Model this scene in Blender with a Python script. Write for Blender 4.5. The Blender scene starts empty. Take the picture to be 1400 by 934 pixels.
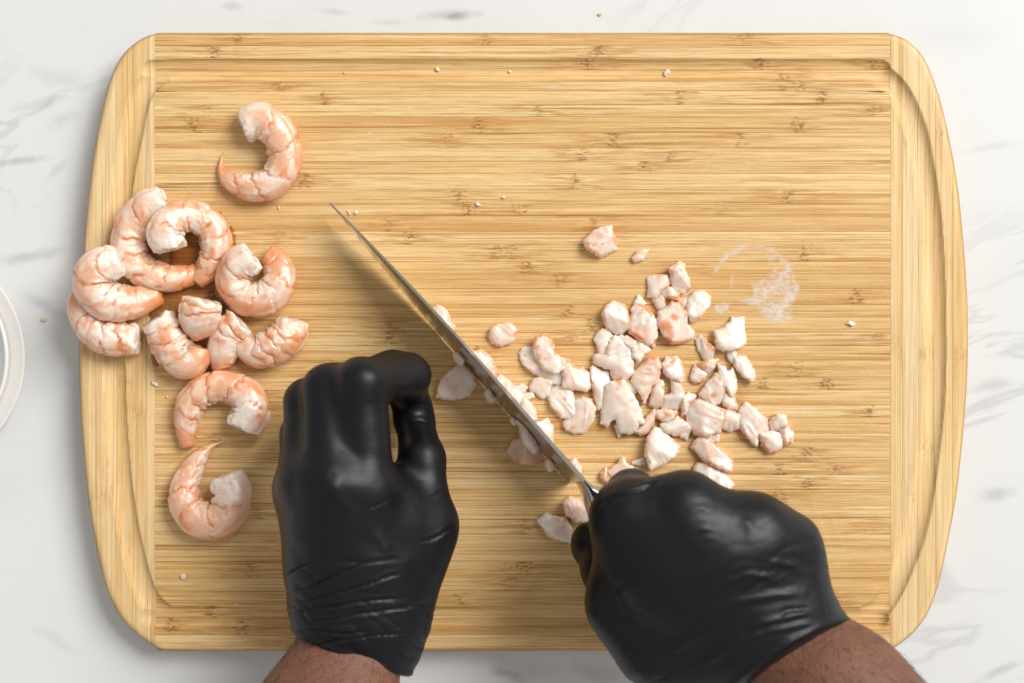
import bpy, math, random
import numpy as np
from mathutils import Vector, noise as mnoise

random.seed(7)
SC = bpy.context.scene
COL = SC.collection
R = math.radians

# ------------------------------------------------------------------ scale
S = 0.00037            # metres per photo pixel on the board's top face
H = 0.80               # camera height above the board's top face
TOP = 0.020            # board top above the marble


def P(px, py, h=0.0):
    """world point at photo pixel (px,py) lying h metres above the board top"""
    k = (H - h) / H
    return np.array([(px - 700) * S * k, (467 - py) * S * k, TOP + h])


# ------------------------------------------------------------------ camera
cam_d = bpy.data.cameras.new('camera')
cam = bpy.data.objects.new('camera', cam_d)
COL.objects.link(cam)
cam.location = (0, 0, TOP + H)
cam.rotation_euler = (0, 0, 0)
cam_d.sensor_fit = 'HORIZONTAL'
cam_d.sensor_width = 36
cam_d.lens = 36 * H / (1400 * S)
cam_d.clip_start = 0.02
cam_d.clip_end = 20
cam_d.dof.use_dof = True
cam_d.dof.focus_distance = H - 0.006
cam_d.dof.aperture_fstop = 5.6
SC.camera = cam

# ------------------------------------------------------------------ light
world = bpy.data.worlds.new('World')
SC.world = world
world.use_nodes = True
bg = world.node_tree.nodes['Background']
bg.inputs[0].default_value = (1.0, 0.99, 0.975, 1)
bg.inputs[1].default_value = 0.43


def area(name, loc, target, sx, sy, power, col):
    d = bpy.data.lights.new(name, 'AREA')
    d.shape = 'RECTANGLE'
    d.size, d.size_y = sx, sy
    d.energy = power
    d.color = col
    o = bpy.data.objects.new(name, d)
    COL.objects.link(o)
    o.location = loc
    o.rotation_euler = (Vector(target) - Vector(loc)).to_track_quat('-Z', 'Y').to_euler()
    return o


area('window_light', (3.2, 2.4, 4.15), (0.0, 0.0, 0.0), 3.0, 3.0, 372, (1.0, 0.98, 0.95))
SC.view_settings.view_transform = 'Standard'
SC.view_settings.look = 'None'
SC.view_settings.exposure = 0.0
SC.view_settings.gamma = 1.0
SC.view_settings.use_curve_mapping = False
SC.cycles.use_denoising = True
SC.cycles.max_bounces = 8
SC.cycles.transparent_max_bounces = 12


# ------------------------------------------------------------------ helpers
def new_obj(name, mesh, parent=None):
    o = bpy.data.objects.new(name, mesh)
    COL.objects.link(o)
    if parent is not None:
        o.parent = parent
    return o


def empty(name, loc=(0, 0, 0)):
    o = bpy.data.objects.new(name, None)
    COL.objects.link(o)
    o.empty_display_size = 0.01
    return o


def tag(o, label, cat, group=None):
    o['label'] = label
    o['category'] = cat
    if group:
        o['group'] = group
    return o


def mesh_from(name, v, f, mat, smooth=True, col=None):
    me = bpy.data.meshes.new(name)
    v = np.asarray(v, dtype=np.float32)
    if isinstance(f, np.ndarray) and f.ndim == 2:
        n, k = f.shape
        me.vertices.add(len(v))
        me.vertices.foreach_set('co', v.ravel())
        me.loops.add(n * k)
        me.loops.foreach_set('vertex_index', f.astype(np.int32).ravel())
        me.polygons.add(n)
        me.polygons.foreach_set('loop_start', np.arange(0, n * k, k, dtype=np.int32))
        me.update(calc_edges=True)
        me.validate()
    else:
        me.from_pydata([tuple(map(float, p)) for p in v], [], f)
        me.update()
    me.polygons.foreach_set('use_smooth', [smooth] * len(me.polygons))
    if col is not None:
        a = me.color_attributes.new('tint', 'FLOAT_COLOR', 'POINT')
        c = np.ones((len(v), 4), dtype=np.float32)
        c[:, :col.shape[1]] = col
        a.data.foreach_set('color', c.ravel())
    me.materials.append(mat)
    return me


def catmull(pts, n, closed=False):
    pts = np.asarray(pts, dtype=float)
    m = len(pts)
    if closed:
        ext = np.vstack([pts[-1], pts, pts[0], pts[1]])
        segs = m
    else:
        ext = np.vstack([2 * pts[0] - pts[1], pts, 2 * pts[-1] - pts[-2]])
        segs = m - 1
    ts = np.linspace(0, segs, n, endpoint=not closed)
    i = np.minimum(ts.astype(int), segs - 1)
    t = (ts - i)[:, None]
    p0, p1, p2, p3 = ext[i], ext[i + 1], ext[i + 2], ext[i + 3]
    return 0.5 * (2 * p1 + (p2 - p0) * t + (2 * p0 - 5 * p1 + 4 * p2 - p3) * t ** 2 + (3 * p1 - p0 - 3 * p2 + p3) * t ** 3)


def vnoise(p, seed=0):
    """value noise, p (...,3) -> [-1,1]"""
    p = np.asarray(p, dtype=np.float64)
    i = np.floor(p).astype(np.int64)
    f = p - i
    f = f * f * (3 - 2 * f)
    out = 0
    for dx in (0, 1):
        for dy in (0, 1):
            for dz in (0, 1):
                h = (i[..., 0] + dx) * 374761393 + (i[..., 1] + dy) * 668265263 + (i[..., 2] + dz) * 2147483647 + seed * 974634777
                h = (h ^ (h >> 13)) * 1274126177
                h = (h ^ (h >> 16)) & 0xFFFF
                w = (f[..., 0] if dx else 1 - f[..., 0]) * (f[..., 1] if dy else 1 - f[..., 1]) * (f[..., 2] if dz else 1 - f[..., 2])
                out = out + w * (h / 32767.5 - 1)
    return out


def fbm(p, seed=0, o=3):
    a, s, r = 1.0, 0.0, 0.0
    p = np.asarray(p, dtype=np.float64)
    for k in range(o):
        r = r + a * vnoise(p * (2.03 ** k), seed + k * 17)
        s += a
        a *= 0.5
    return r / s


def surface_nets(f, org, h):
    """naive surface nets; f is a (nx,ny,nz) field, negative inside -> verts, quads"""
    nx, ny, nz = f.shape
    ins = f < 0
    c = np.zeros((nx - 1, ny - 1, nz - 1), dtype=np.int16)
    for dx in (0, 1):
        for dy in (0, 1):
            for dz in (0, 1):
                c += ins[dx:nx - 1 + dx, dy:ny - 1 + dy, dz:nz - 1 + dz]
    act = (c > 0) & (c < 8)
    idx = np.argwhere(act)
    ids = -np.ones(act.shape, dtype=np.int64)
    ids[act] = np.arange(len(idx))
    acc = np.zeros((len(idx), 3))
    cnt = np.zeros(len(idx))
    corners = [(0, 0, 0), (1, 0, 0), (0, 1, 0), (1, 1, 0), (0, 0, 1), (1, 0, 1), (0, 1, 1), (1, 1, 1)]
    vals = [f[idx[:, 0] + a, idx[:, 1] + b, idx[:, 2] + d] for a, b, d in corners]
    for a in range(8):
        for b in range(a + 1, 8):
            if sum(abs(corners[a][k] - corners[b][k]) for k in range(3)) != 1:
                continue
            m = (vals[a] < 0) != (vals[b] < 0)
            t = np.where(m, vals[a] / np.where(m, vals[a] - vals[b], 1), 0)
            for k in range(3):
                acc[:, k] += np.where(m, corners[a][k] + t * (corners[b][k] - corners[a][k]), 0)
            cnt += m
    v = (idx + acc / cnt[:, None]) * h + np.asarray(org)
    quads = []
    # x edges
    for ax in range(3):
        o1, o2 = (ax + 1) % 3, (ax + 2) % 3
        sl0 = [slice(None)] * 3
        sl1 = [slice(None)] * 3
        sl0[ax] = slice(0, -1)
        sl1[ax] = slice(1, None)
        a, b = ins[tuple(sl0)], ins[tuple(sl1)]
        e = np.argwhere(a != b)
        ok = (e[:, o1] > 0) & (e[:, o2] > 0) & (e[:, o1] < f.shape[o1] - 1) & (e[:, o2] < f.shape[o2] - 1)
        e = e[ok]
        d1 = np.zeros(3, int)
        d1[o1] = 1
        d2 = np.zeros(3, int)
        d2[o2] = 1

        def g(q):
            return ids[q[:, 0], q[:, 1], q[:, 2]]
        q = np.stack([g(e - d1 - d2), g(e - d2), g(e), g(e - d1)], 1)
        flip = ~a[e[:, 0], e[:, 1], e[:, 2]]
        q[flip] = q[flip][:, ::-1]
        quads.append(q)
    return v, np.vstack(quads)


def vnormals(v, q):
    n = np.zeros_like(v)
    fn = np.cross(v[q[:, 2]] - v[q[:, 0]], v[q[:, 3]] - v[q[:, 1]])
    for k in range(4):
        np.add.at(n, q[:, k], fn)
    return n / (np.linalg.norm(n, axis=1)[:, None] + 1e-12)


def poly_dist(x, y, poly, closed=True):
    """unsigned distance to a polyline and inside mask"""
    poly = np.asarray(poly, dtype=float)
    d = np.full(x.shape, 1e9)
    ins = np.zeros(x.shape, dtype=bool)
    n = len(poly)
    for i in range(n if closed else n - 1):
        ax, ay = poly[i]
        bx, by = poly[(i + 1) % n]
        ex, ey = bx - ax, by - ay
        t = np.clip(((x - ax) * ex + (y - ay) * ey) / (ex * ex + ey * ey + 1e-20), 0, 1)
        d = np.minimum(d, (x - ax - t * ex) ** 2 + (y - ay - t * ey) ** 2)
        if ay != by:
            c = ((ay > y) != (by > y)) & (x < (bx - ax) * (y - ay) / (by - ay) + ax)
            ins ^= c
    return np.sqrt(d), ins


def smin(a, b, k):
    h = np.maximum(k - np.abs(a - b), 0) / k
    return np.minimum(a, b) - h * h * k * 0.25


def smax(a, b, k):
    return -smin(-a, -b, k)


# ------------------------------------------------------------------ materials
class NT:
    def __init__(self, name):
        self.m = bpy.data.materials.new(name)
        self.m.use_nodes = True
        self.t = self.m.node_tree
        self.t.nodes.clear()
        self.out = self.n('ShaderNodeOutputMaterial')

    def n(self, typ, ins=None, **kw):
        nd = self.t.nodes.new(typ)
        for k, v in kw.items():
            setattr(nd, k, v)
        for k, v in (ins or {}).items():
            self.set(nd.inputs[k], v)
        return nd

    def set(self, sock, v):
        if hasattr(v, 'is_output'):
            self.t.links.new(v, sock)
        else:
            sock.default_value = v

    def math(self, op, a, b=None, clamp=False):
        nd = self.n('ShaderNodeMath', operation=op, use_clamp=clamp)
        self.set(nd.inputs[0], a)
        if b is not None:
            self.set(nd.inputs[1], b)
        return nd.outputs[0]

    def mix(self, fac, a, b):
        nd = self.n('ShaderNodeMix', data_type='RGBA')
        self.set(nd.inputs[0], fac)
        self.set(nd.inputs[6], a)
        self.set(nd.inputs[7], b)
        return nd.outputs[2]

    def noise(self, vec, scale, detail=3, rough=0.5, dist=0.0, dims='3D'):
        nd = self.n('ShaderNodeTexNoise', noise_dimensions=dims)
        if vec is not None:
            self.set(nd.inputs['Vector'], vec)
        nd.inputs['Scale'].default_value = scale
        nd.inputs['Detail'].default_value = detail
        nd.inputs['Roughness'].default_value = rough
        nd.inputs['Distortion'].default_value = dist
        return nd.outputs[0]

    def ramp(self, fac, stops):
        nd = self.n('ShaderNodeValToRGB')
        self.set(nd.inputs[0], fac)
        el = nd.color_ramp.elements
        while len(el) < len(stops):
            el.new(0.5)
        for e, (p, c) in zip(el, stops):
            e.position = p
            e.color = c if len(c) == 4 else (*c, 1)
        return nd.outputs[0]

    def smooth(self, v, lo, hi, a=0.0, b=1.0):
        nd = self.n('ShaderNodeMapRange', interpolation_type='SMOOTHSTEP')
        self.set(nd.inputs[0], v)
        nd.inputs[1].default_value = lo
        nd.inputs[2].default_value = hi
        nd.inputs[3].default_value = a
        nd.inputs[4].default_value = b
        return nd.outputs[0]

    def scaled(self, vec, s, off=None):
        nd = self.n('ShaderNodeMapping')
        self.set(nd.inputs[0], vec)
        nd.inputs[3].default_value = s
        if off is not None:
            self.set(nd.inputs[1], off)
        return nd.outputs[0]

    def bump(self, h, strength, dist, normal=None):
        nd = self.n('ShaderNodeBump')
        nd.inputs['Strength'].default_value = strength
        nd.inputs['Distance'].default_value = dist
        self.set(nd.inputs['Height'], h)
        if normal is not None:
            self.set(nd.inputs['Normal'], normal)
        return nd.outputs[0]

    def principled(self, **kw):
        nd = self.n('ShaderNodeBsdfPrincipled')
        for k, v in kw.items():
            self.set(nd.inputs[k.replace('_', ' ')], v)
        self.t.links.new(nd.outputs[0], self.out.inputs[0])
        return nd


def mat_bamboo(name, horiz):
    k = NT(name)
    pos = k.n('ShaderNodeTexCoord').outputs['Object']
    sep = k.n('ShaderNodeSeparateXYZ', {0: pos})
    tone = k.n('ShaderNodeAttribute', attribute_type='OBJECT', attribute_name='tone').outputs['Fac']
    sd = k.n('ShaderNodeAttribute', attribute_type='OBJECT', attribute_name='shift').outputs['Fac']
    L, W = (sep.outputs[0], sep.outputs[1]) if horiz else (sep.outputs[1], sep.outputs[0])
    Ls = k.math('ADD', L, sd)
    cmb = k.n('ShaderNodeCombineXYZ', {0: Ls, 1: W, 2: sd}).outputs[0]
    # fibres: long thin streaks of several widths
    f1 = k.noise(k.scaled(cmb, (13, 1250, 1)), 1.0, 4, 0.62)
    f2 = k.noise(k.scaled(cmb, (5.5, 430, 1)), 1.0, 4, 0.62)
    f3 = k.noise(k.scaled(cmb, (70, 2100, 1)), 1.0, 2, 0.6)
    broad = k.noise(k.scaled(cmb, (5, 60, 1)), 1.0, 2, 0.5)
    # nodes of the bamboo: a short scar across the strip, somewhere along it
    nd = None
    for q in 'abc':
        at = k.n('ShaderNodeAttribute', attribute_type='OBJECT', attribute_name='scar_' + q).outputs['Fac']
        e = k.math('ABSOLUTE', k.math('SUBTRACT', L, at))
        nd = e if nd is None else k.math('MINIMUM', nd, e)
    ragged = k.math('MULTIPLY', k.math('SUBTRACT', k.noise(k.scaled(cmb, (90, 520, 1)), 1.0, 3), 0.5), 0.014)
    nodm = k.smooth(k.math('ADD', nd, ragged), 0.0006, 0.0044, 1.0, 0.0)
    nodw = k.smooth(k.math('ADD', nd, k.math('MULTIPLY', ragged, 2.5)), 0.002, 0.030, 1.0, 0.0)
    nst = k.smooth(k.noise(k.scaled(cmb, (60, 1100, 1)), 1.0, 2, 0.6), 0.46, 0.62)
    base = k.ramp(k.math('ADD', k.math('MULTIPLY', broad, 0.42), k.math('MULTIPLY', tone, 0.58)),
                  [(0.15, (0.67, 0.405, 0.150)), (0.45, (0.765, 0.50, 0.205)), (0.8, (0.83, 0.60, 0.295))] if horiz else
                  [(0.15, (0.76, 0.51, 0.215)), (0.5, (0.82, 0.59, 0.29)), (0.85, (0.85, 0.66, 0.37))])
    amp = 1.0 if horiz else 0.55
    d1 = k.math('MULTIPLY', k.smooth(f1, 0.46, 0.66), 0.80 * amp)
    d2 = k.math('MULTIPLY', k.smooth(f2, 0.50, 0.66), 0.80 * amp)
    c = k.mix(k.math('MAXIMUM', d1, d2), base, (0.54, 0.262, 0.066, 1))
    l = k.math('MULTIPLY', k.smooth(k.noise(k.scaled(cmb, (7, 520, 7)), 1.0, 3, 0.6), 0.52, 0.70), 0.60)
    c = k.mix(l, c, (0.85, 0.655, 0.38, 1))
    f4 = k.noise(k.scaled(cmb, (7, 760, 3.7)), 1.0, 3, 0.6)
    line = k.math('MULTIPLY', k.smooth(f4, 0.575, 0.66), k.smooth(k.noise(k.scaled(cmb, (6, 80, 2)), 1.0, 2), 0.40, 0.62))
    c = k.mix(k.math('MULTIPLY', line, 0.88 if horiz else 0.40), c, (0.33, 0.145, 0.034, 1))
    c = k.mix(k.math('MULTIPLY', k.smooth(f3, 0.48, 0.70), 0.42 * amp), c, (0.42, 0.21, 0.06, 1))
    c = k.mix(k.math('MULTIPLY', nodw, k.math('MULTIPLY', nst, 0.80 if horiz else 0.3)), c, (0.47, 0.225, 0.055, 1))
    c = k.mix(k.math('MULTIPLY', k.math('MULTIPLY', nodm, k.smooth(k.noise(k.scaled(cmb, (420, 900, 1)), 1.0, 2), 0.42, 0.62)), k.math('MULTIPLY', k.smooth(k.noise(k.scaled(cmb, (12, 60, 5)), 1.0, 1), 0.3, 0.6, 0.25, 1.0), 0.78 if horiz else 0.3)), c, (0.24, 0.098, 0.025, 1))
    c = k.mix(k.math('MULTIPLY', k.n('ShaderNodeAttribute', attribute_name='tint').outputs['Fac'], 0.62), c, (0.34, 0.185, 0.065, 1))
    # fine knife scratches, paler than the wood
    sc = None
    for a, s in ((0.7, 1), (2.2, 2), (1.2, 3)):
        rot = k.n('ShaderNodeVectorRotate', rotation_type='Z_AXIS', ins={'Vector': pos, 'Angle': a}).outputs[0]
        w = k.n('ShaderNodeTexNoise')
        k.set(w.inputs['Vector'], k.scaled(rot, (14, 1500, 1), (s * 3.1, s * 7.7, s)))
        w.inputs['Scale'].default_value = 1.0
        w.inputs['Detail'].default_value = 1
        v = k.smooth(w.outputs[0], 0.66, 0.72)
        sc = v if sc is None else k.math('MAXIMUM', sc, v)
    scm = k.math('MULTIPLY', sc, k.smooth(k.noise(pos, 9, 2), 0.45, 0.65))
    c = k.mix(k.math('MULTIPLY', scm, 0.26), c, (0.83, 0.66, 0.42, 1))
    hgt = k.math('ADD', k.math('MULTIPLY', f1, 0.6), k.math('MULTIPLY', f3, 0.4))
    hgt = k.math('SUBTRACT', hgt, k.math('MULTIPLY', scm, 0.5))
    k.principled(Base_Color=c, Roughness=k.math('ADD', 0.42, k.math('MULTIPLY', f2, 0.2)), Specular_IOR_Level=0.35,
                 Normal=k.bump(hgt, 0.25, 0.0006))
    return k.m


def mat_marble():
    k = NT('marble')
    pos = k.n('ShaderNodeTexCoord').outputs['Object']
    wv = k.n('ShaderNodeTexNoise', ins={'Vector': pos})
    wv.inputs['Scale'].default_value = 7
    wv.inputs['Detail'].default_value = 4
    warp = k.n('ShaderNodeVectorMath', operation='MULTIPLY_ADD')
    k.set(warp.inputs[0], wv.outputs['Color'])
    warp.inputs[1].default_value = (0.03, 0.03, 0.03)
    k.set(warp.inputs[2], pos)
    wp = warp.outputs[0]
    rot = k.n('ShaderNodeVectorRotate', rotation_type='Z_AXIS', ins={'Vector': wp, 'Angle': -0.35}).outputs[0]
    band = k.noise(k.scaled(rot, (3.0, 11, 1)), 1.0, 5, 0.62, 0.6)
    vein = k.smooth(k.math('ABSOLUTE', k.math('SUBTRACT', band, 0.5)), 0.0, 0.022, 1.0, 0.0)
    vmask = k.smooth(k.noise(pos, 6.0, 2), 0.50, 0.68)
    cloud = k.smooth(k.noise(k.scaled(rot, (4, 9, 1)), 1.0, 5, 0.6), 0.48, 0.78)
    fac = k.math('ADD', k.math('MULTIPLY', k.math('MULTIPLY', vein, vmask), 0.30), k.math('MULTIPLY', cloud, 0.20))
    # the veins one can point to, as strokes with ragged edges
    sep = k.n('ShaderNodeSeparateXYZ', {0: wp})
    rag = k.noise(pos, 90, 4, 0.65)
    for (x0, y0, x1, y1, w, a) in ((500, 36, 560, 38, 7, .30), (560, 34, 668, 26, 11, .75), (600, 38, 640, 30, 9, .7), (-20, 232, 90, 210, 7, .62), (60, 255, 112, 205, 8, .35),
                                   (-20, 365, 105, 338, 12, .55), (10, 395, 105, 445, 14, .45), (0, 150, 120, 128, 10, .40), (20, 90, 140, 120, 20, .25), (60, 175, 118, 150, 14, .35),
                                   (1325, 540, 1410, 530, 11, .45), (1318, 690, 1390, 675, 14, .55), (1330, 935, 1410, 905, 8, .6), (1300, 215, 1400, 190, 8, .25),
                                   (655, 905, 720, 925, 12, .65), (620, 897, 800, 920, 20, .25), (30, 860, 120, 900, 12, .2), (780, 905, 850, 935, 15, .4), (290, 18, 330, 20, 8, .5), (430, 15, 490, 22, 6, .4)):
        a0, b0 = P(x0, y0, -TOP), P(x1, y1, -TOP)
        d = (b0 - a0)[:2]
        Ln = float(np.hypot(*d))
        d = d / Ln
        off = 0.015       # the warp noise averages half its amplitude
        ux = k.math('SUBTRACT', sep.outputs[0], float((a0[0] + b0[0]) / 2) + off)
        uy = k.math('SUBTRACT', sep.outputs[1], float((a0[1] + b0[1]) / 2) + off)
        al = k.math('ADD', k.math('MULTIPLY', ux, float(d[0])), k.math('MULTIPLY', uy, float(d[1])))
        ac = k.math('ADD', k.math('MULTIPLY', ux, float(-d[1])), k.math('MULTIPLY', uy, float(d[0])))
        e = k.math('SQRT', k.math('ADD', k.math('POWER', k.math('MULTIPLY', al, 2 / Ln), 2), k.math('POWER', k.math('MULTIPLY', ac, 1 / (w * S)), 2)))
        e = k.math('ADD', e, k.math('MULTIPLY', k.math('SUBTRACT', rag, 0.5), 1.3))
        fac = k.math('ADD', fac, k.math('MULTIPLY', k.smooth(e, 0.0, 1.1, 1.0, 0.0), a * 0.68))
    fac = k.math('MINIMUM', fac, 0.85)
    c = k.mix(fac, (0.725, 0.735, 0.735, 1), (0.29, 0.30, 0.325, 1))
    wz = k.noise(k.scaled(pos, (900, 900, 1)), 1.0, 2, 0.6)
    c = k.mix(k.math('MULTIPLY', k.smooth(wz, 0.55, 0.8), 0.10), c, (0.62, 0.62, 0.62, 1))
    k.principled(Base_Color=c, Roughness=0.42, Specular_IOR_Level=0.35, Normal=k.bump(wz, 0.08, 0.0003))
    return k.m


def mat_flesh(name='shrimp_flesh', whole=True):
    """vertex colour r = orange skin, g = white flesh, b = deep red/brown lines"""
    k = NT(name)
    pos = k.n('ShaderNodeTexCoord').outputs['Object']
    t = k.n('ShaderNodeAttribute', attribute_name='tint')
    s = k.n('ShaderNodeSeparateColor', {0: t.outputs['Color']})
    n1 = k.noise(pos, 420, 4, 0.6)
    n2 = k.noise(pos, 1100, 2, 0.5)
    c = k.mix(k.math('MULTIPLY', k.smooth(n1, 0.35, 0.7), 0.55), (0.85, 0.54, 0.36, 1) if whole else (0.90, 0.72, 0.61, 1), (0.90, 0.655, 0.49, 1) if whole else (0.95, 0.855, 0.78, 1))
    o = k.math('MULTIPLY', s.outputs[0], k.smooth(n1, 0.1, 0.6, 0.55, 1.05))
    c = k.mix(k.math('MINIMUM', o, 1.0), c, (0.79, 0.29, 0.090, 1))
    c = k.mix(k.math('MULTIPLY', s.outputs[1], k.smooth(n1, 0.2, 0.6, 0.6, 1.0)), c, (0.945, 0.835, 0.735, 1))
    c = k.mix(k.math('MULTIPLY', s.outputs[2], k.smooth(n2, 0.25, 0.55)), c, (0.70, 0.195, 0.040, 1))
    hb = k.math('ADD', n1, k.math('MULTIPLY', n2, 0.35))
    p = k.principled(Base_Color=c, Roughness=0.25 if whole else 0.30, Specular_IOR_Level=0.7, Normal=k.bump(hb, 0.40 if whole else 0.14, 0.0009),
                     Subsurface_Weight=0.6, Subsurface_Scale=0.006, Coat_Weight=1.0 if whole else 0.55, Coat_Roughness=0.05, Coat_Normal=k.bump(n2, 0.5, 0.0012))
    p.inputs['Subsurface Radius'].default_value = (1.0, 0.45, 0.3)
    return k.m


def mat_glove():
    k = NT('black_nitrile')
    pos = k.n('ShaderNodeTexCoord').outputs['Object']
    n = k.noise(pos, 2600, 2, 0.5)
    w = k.noise(k.scaled(pos, (60, 190, 90)), 1.0, 3, 0.55, 0.8)
    b = k.bump(n, 0.10, 0.0002)
    b = k.bump(w, 0.10, 0.0016, b)
    k.principled(Base_Color=(0.0042, 0.0042, 0.0062, 1), Roughness=k.math('ADD', 0.35, k.math('MULTIPLY', w, 0.16)),
                 Specular_IOR_Level=0.34, Normal=b)
    return k.m


def mat_skin():
    k = NT('skin')
    pos = k.n('ShaderNodeTexCoord').outputs['Object']
    n = k.noise(pos, 120, 4, 0.6)
    f = k.noise(pos, 900, 3, 0.6)
    c = k.mix(n, (0.15, 0.060, 0.034, 1), (0.255, 0.112, 0.066, 1))
    c = k.mix(k.math('MULTIPLY', k.smooth(f, 0.50, 0.66), 0.6), c, (0.10, 0.038, 0.022, 1))
    k.principled(Base_Color=c, Roughness=0.48, Specular_IOR_Level=0.4, Normal=k.bump(f, 0.6, 0.0009), Subsurface_Weight=0.08, Subsurface_Scale=0.003)
    return k.m


def mat_steel():
    k = NT('brushed_steel')
    pos = k.n('ShaderNodeTexCoord').outputs['Object']
    n = k.noise(k.scaled(pos, (1400, 60, 60)), 1.0, 3, 0.6)
    sm = k.smooth(k.noise(pos, 70, 4, 0.6), 0.48, 0.72)
    c = k.mix(k.math('MULTIPLY', n, 0.5), (0.58, 0.57, 0.55, 1), (0.46, 0.45, 0.43, 1))
    k.principled(Base_Color=c, Metallic=1.0, Roughness=k.math('ADD', k.math('MULTIPLY', n, 0.06), k.math('ADD', 0.11, k.math('MULTIPLY', sm, 0.10))),
                 Normal=k.bump(n, 0.03, 0.0002))
    return k.m


def mat_simple(name, col, rough, var=0.0, scale=200, **kw):
    k = NT(name)
    pos = k.n('ShaderNodeTexCoord').outputs['Object']
    n = k.noise(pos, scale, 3, 0.6)
    d = tuple(x * (1 - var) for x in col)
    c = k.mix(n, (*col, 1), (*d, 1))
    k.principled(Base_Color=c, Roughness=rough, Normal=k.bump(n, 0.1, 0.0004), **kw)
    return k.m


def mat_smear():
    k = NT('dried_film')
    pos = k.n('ShaderNodeTexCoord').outputs['Object']
    n = k.noise(k.scaled(pos, (300, 480, 1)), 1.0, 4, 0.7)
    big = k.smooth(k.noise(k.scaled(pos, (130, 170, 1)), 1.0, 4, 0.65), 0.30, 0.54)
    al = k.math('MULTIPLY', k.math('MULTIPLY', k.smooth(n, 0.30, 0.62, 0.25, 1.0), big), k.math('MULTIPLY', k.n('ShaderNodeAttribute', attribute_name='tint').outputs['Fac'], 0.66))
    k.principled(Base_Color=(0.95, 0.84, 0.72, 1), Roughness=0.30, Specular_IOR_Level=0.3, Alpha=al)
    return k.m


def mat_film(name, tint, gloss, white=0.0):
    k = NT(name)
    pos = k.n('ShaderNodeTexCoord').outputs['Object']
    tr = k.n('ShaderNodeBsdfTransparent')
    tr.inputs[0].default_value = (*tint, 1)
    gl = k.n('ShaderNodeBsdfGlossy')
    gl.inputs['Roughness'].default_value = gloss
    nrm = k.bump(k.noise(pos, 500, 3, 0.6), 0.25, 0.0008)
    k.set(gl.inputs['Normal'], nrm)
    fr = k.n('ShaderNodeFresnel')
    fr.inputs[0].default_value = 1.36
    k.set(fr.inputs[1], nrm)
    m1 = k.n('ShaderNodeMixShader')
    k.set(m1.inputs[0], fr.outputs[0])
    k.set(m1.inputs[1], tr.outputs[0])
    k.set(m1.inputs[2], gl.outputs[0])
    last = m1
    if white:
        df = k.n('ShaderNodeBsdfDiffuse')
        df.inputs[0].default_value = (0.90, 0.80, 0.72, 1)
        m2 = k.n('ShaderNodeMixShader')
        k.set(m2.inputs[0], k.math('MULTIPLY', k.smooth(k.noise(pos, 900, 3, 0.6), 0.35, 0.6), white))
        k.set(m2.inputs[1], m1.outputs[0])
        k.set(m2.inputs[2], df.outputs[0])
        last = m2
    k.t.links.new(last.outputs[0], k.out.inputs[0])
    return k.m


M_BH = mat_bamboo('bamboo_along', True)
M_BV = mat_bamboo('bamboo_across', False)
M_MARBLE = mat_marble()
M_SHRIMP = mat_flesh('shrimp_flesh', True)
M_PIECE = mat_flesh('chopped_flesh', False)
M_GLOVE = mat_glove()
M_SKIN = mat_skin()
M_STEEL = mat_steel()
M_HANDLE = mat_simple('black_handle', (0.02, 0.02, 0.022), 0.4, 0.3)
M_BOWL = mat_simple('white_glaze', (0.80, 0.80, 0.78), 0.22, 0.03)
M_LIP = mat_simple('beige_glaze', (0.78, 0.755, 0.725), 0.30, 0.04, 60)
M_CRUMB = mat_simple('crumb', (0.80, 0.62, 0.36), 0.6, 0.2, 900)
M_HAIR = mat_simple('arm_hair', (0.018, 0.012, 0.01), 0.5, 0.2)
M_JUICE = mat_film('shrimp_juice', (0.86, 0.72, 0.56), 0.06)
M_SMEAR = mat_smear()

# ------------------------------------------------------------------ counter
n = 2
cv = [(-1.1, -0.9, -0.03), (1.1, -0.9, -0.03), (1.1, 0.9, -0.03), (-1.1, 0.9, -0.03), (-1.1, -0.9, 0), (1.1, -0.9, 0), (1.1, 0.9, 0), (-1.1, 0.9, 0)]
cf = [(3, 2, 1, 0), (4, 5, 6, 7), (0, 1, 5, 4), (1, 2, 6, 5), (2, 3, 7, 6), (3, 0, 4, 7)]
counter = new_obj('countertop', mesh_from('countertop', cv, cf, M_MARBLE, False))
counter['kind'] = 'structure'
counter['label'] = 'white marble countertop with soft grey veins'

# ------------------------------------------------------------------ cutting board
OUT_L = [(43, 216), (46, 203), (52, 190), (66, 172), (85, 158), (110, 147), (150, 137), (200, 127), (260, 119), (330, 112), (400, 108), (480, 105.5), (560, 107), (640, 113), (700, 120),
         (760, 131), (800, 141), (830, 153), (855, 170), (873, 190), (886, 208), (892, 222)]
OUT_R = [(43, 1212), (46, 1226), (52, 1240), (64, 1255), (80, 1267), (110, 1280), (150, 1292), (200, 1303), (260, 1313), (330, 1320), (400, 1325), (450, 1326), (520, 1325), (600, 1319),
         (680, 1310), (750, 1297), (800, 1286), (840, 1271), (865, 1253), (880, 1236), (888, 1224), (892, 1212)]
cl = catmull([(x, y) for y, x in OUT_L], 200)
cr = catmull([(x, y) for y, x in OUT_R], 200)
OUTLINE = np.vstack([cl[::-1], cr])
GROOVE = catmull([(250, 96), (222, 100), (204, 114), (191, 135), (181, 180), (170, 235), (163, 290), (158, 360), (156, 440), (157, 524), (160, 590), (165, 653), (173, 710), (184, 762),
                  (195, 800), (207, 824), (222, 838), (250, 844), (700, 844), (1158, 845), (1186, 842), (1206, 828), (1222, 803), (1237, 768), (1252, 726), (1264, 665), (1276, 560), (1279, 463), (1274, 315),
                  (1258, 202), (1244, 156), (1229, 126), (1211, 107), (1190, 98), (1160, 96), (700, 96)], 400, True)
THK = TOP - 0.0005
ROUND = 0.0042


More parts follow.
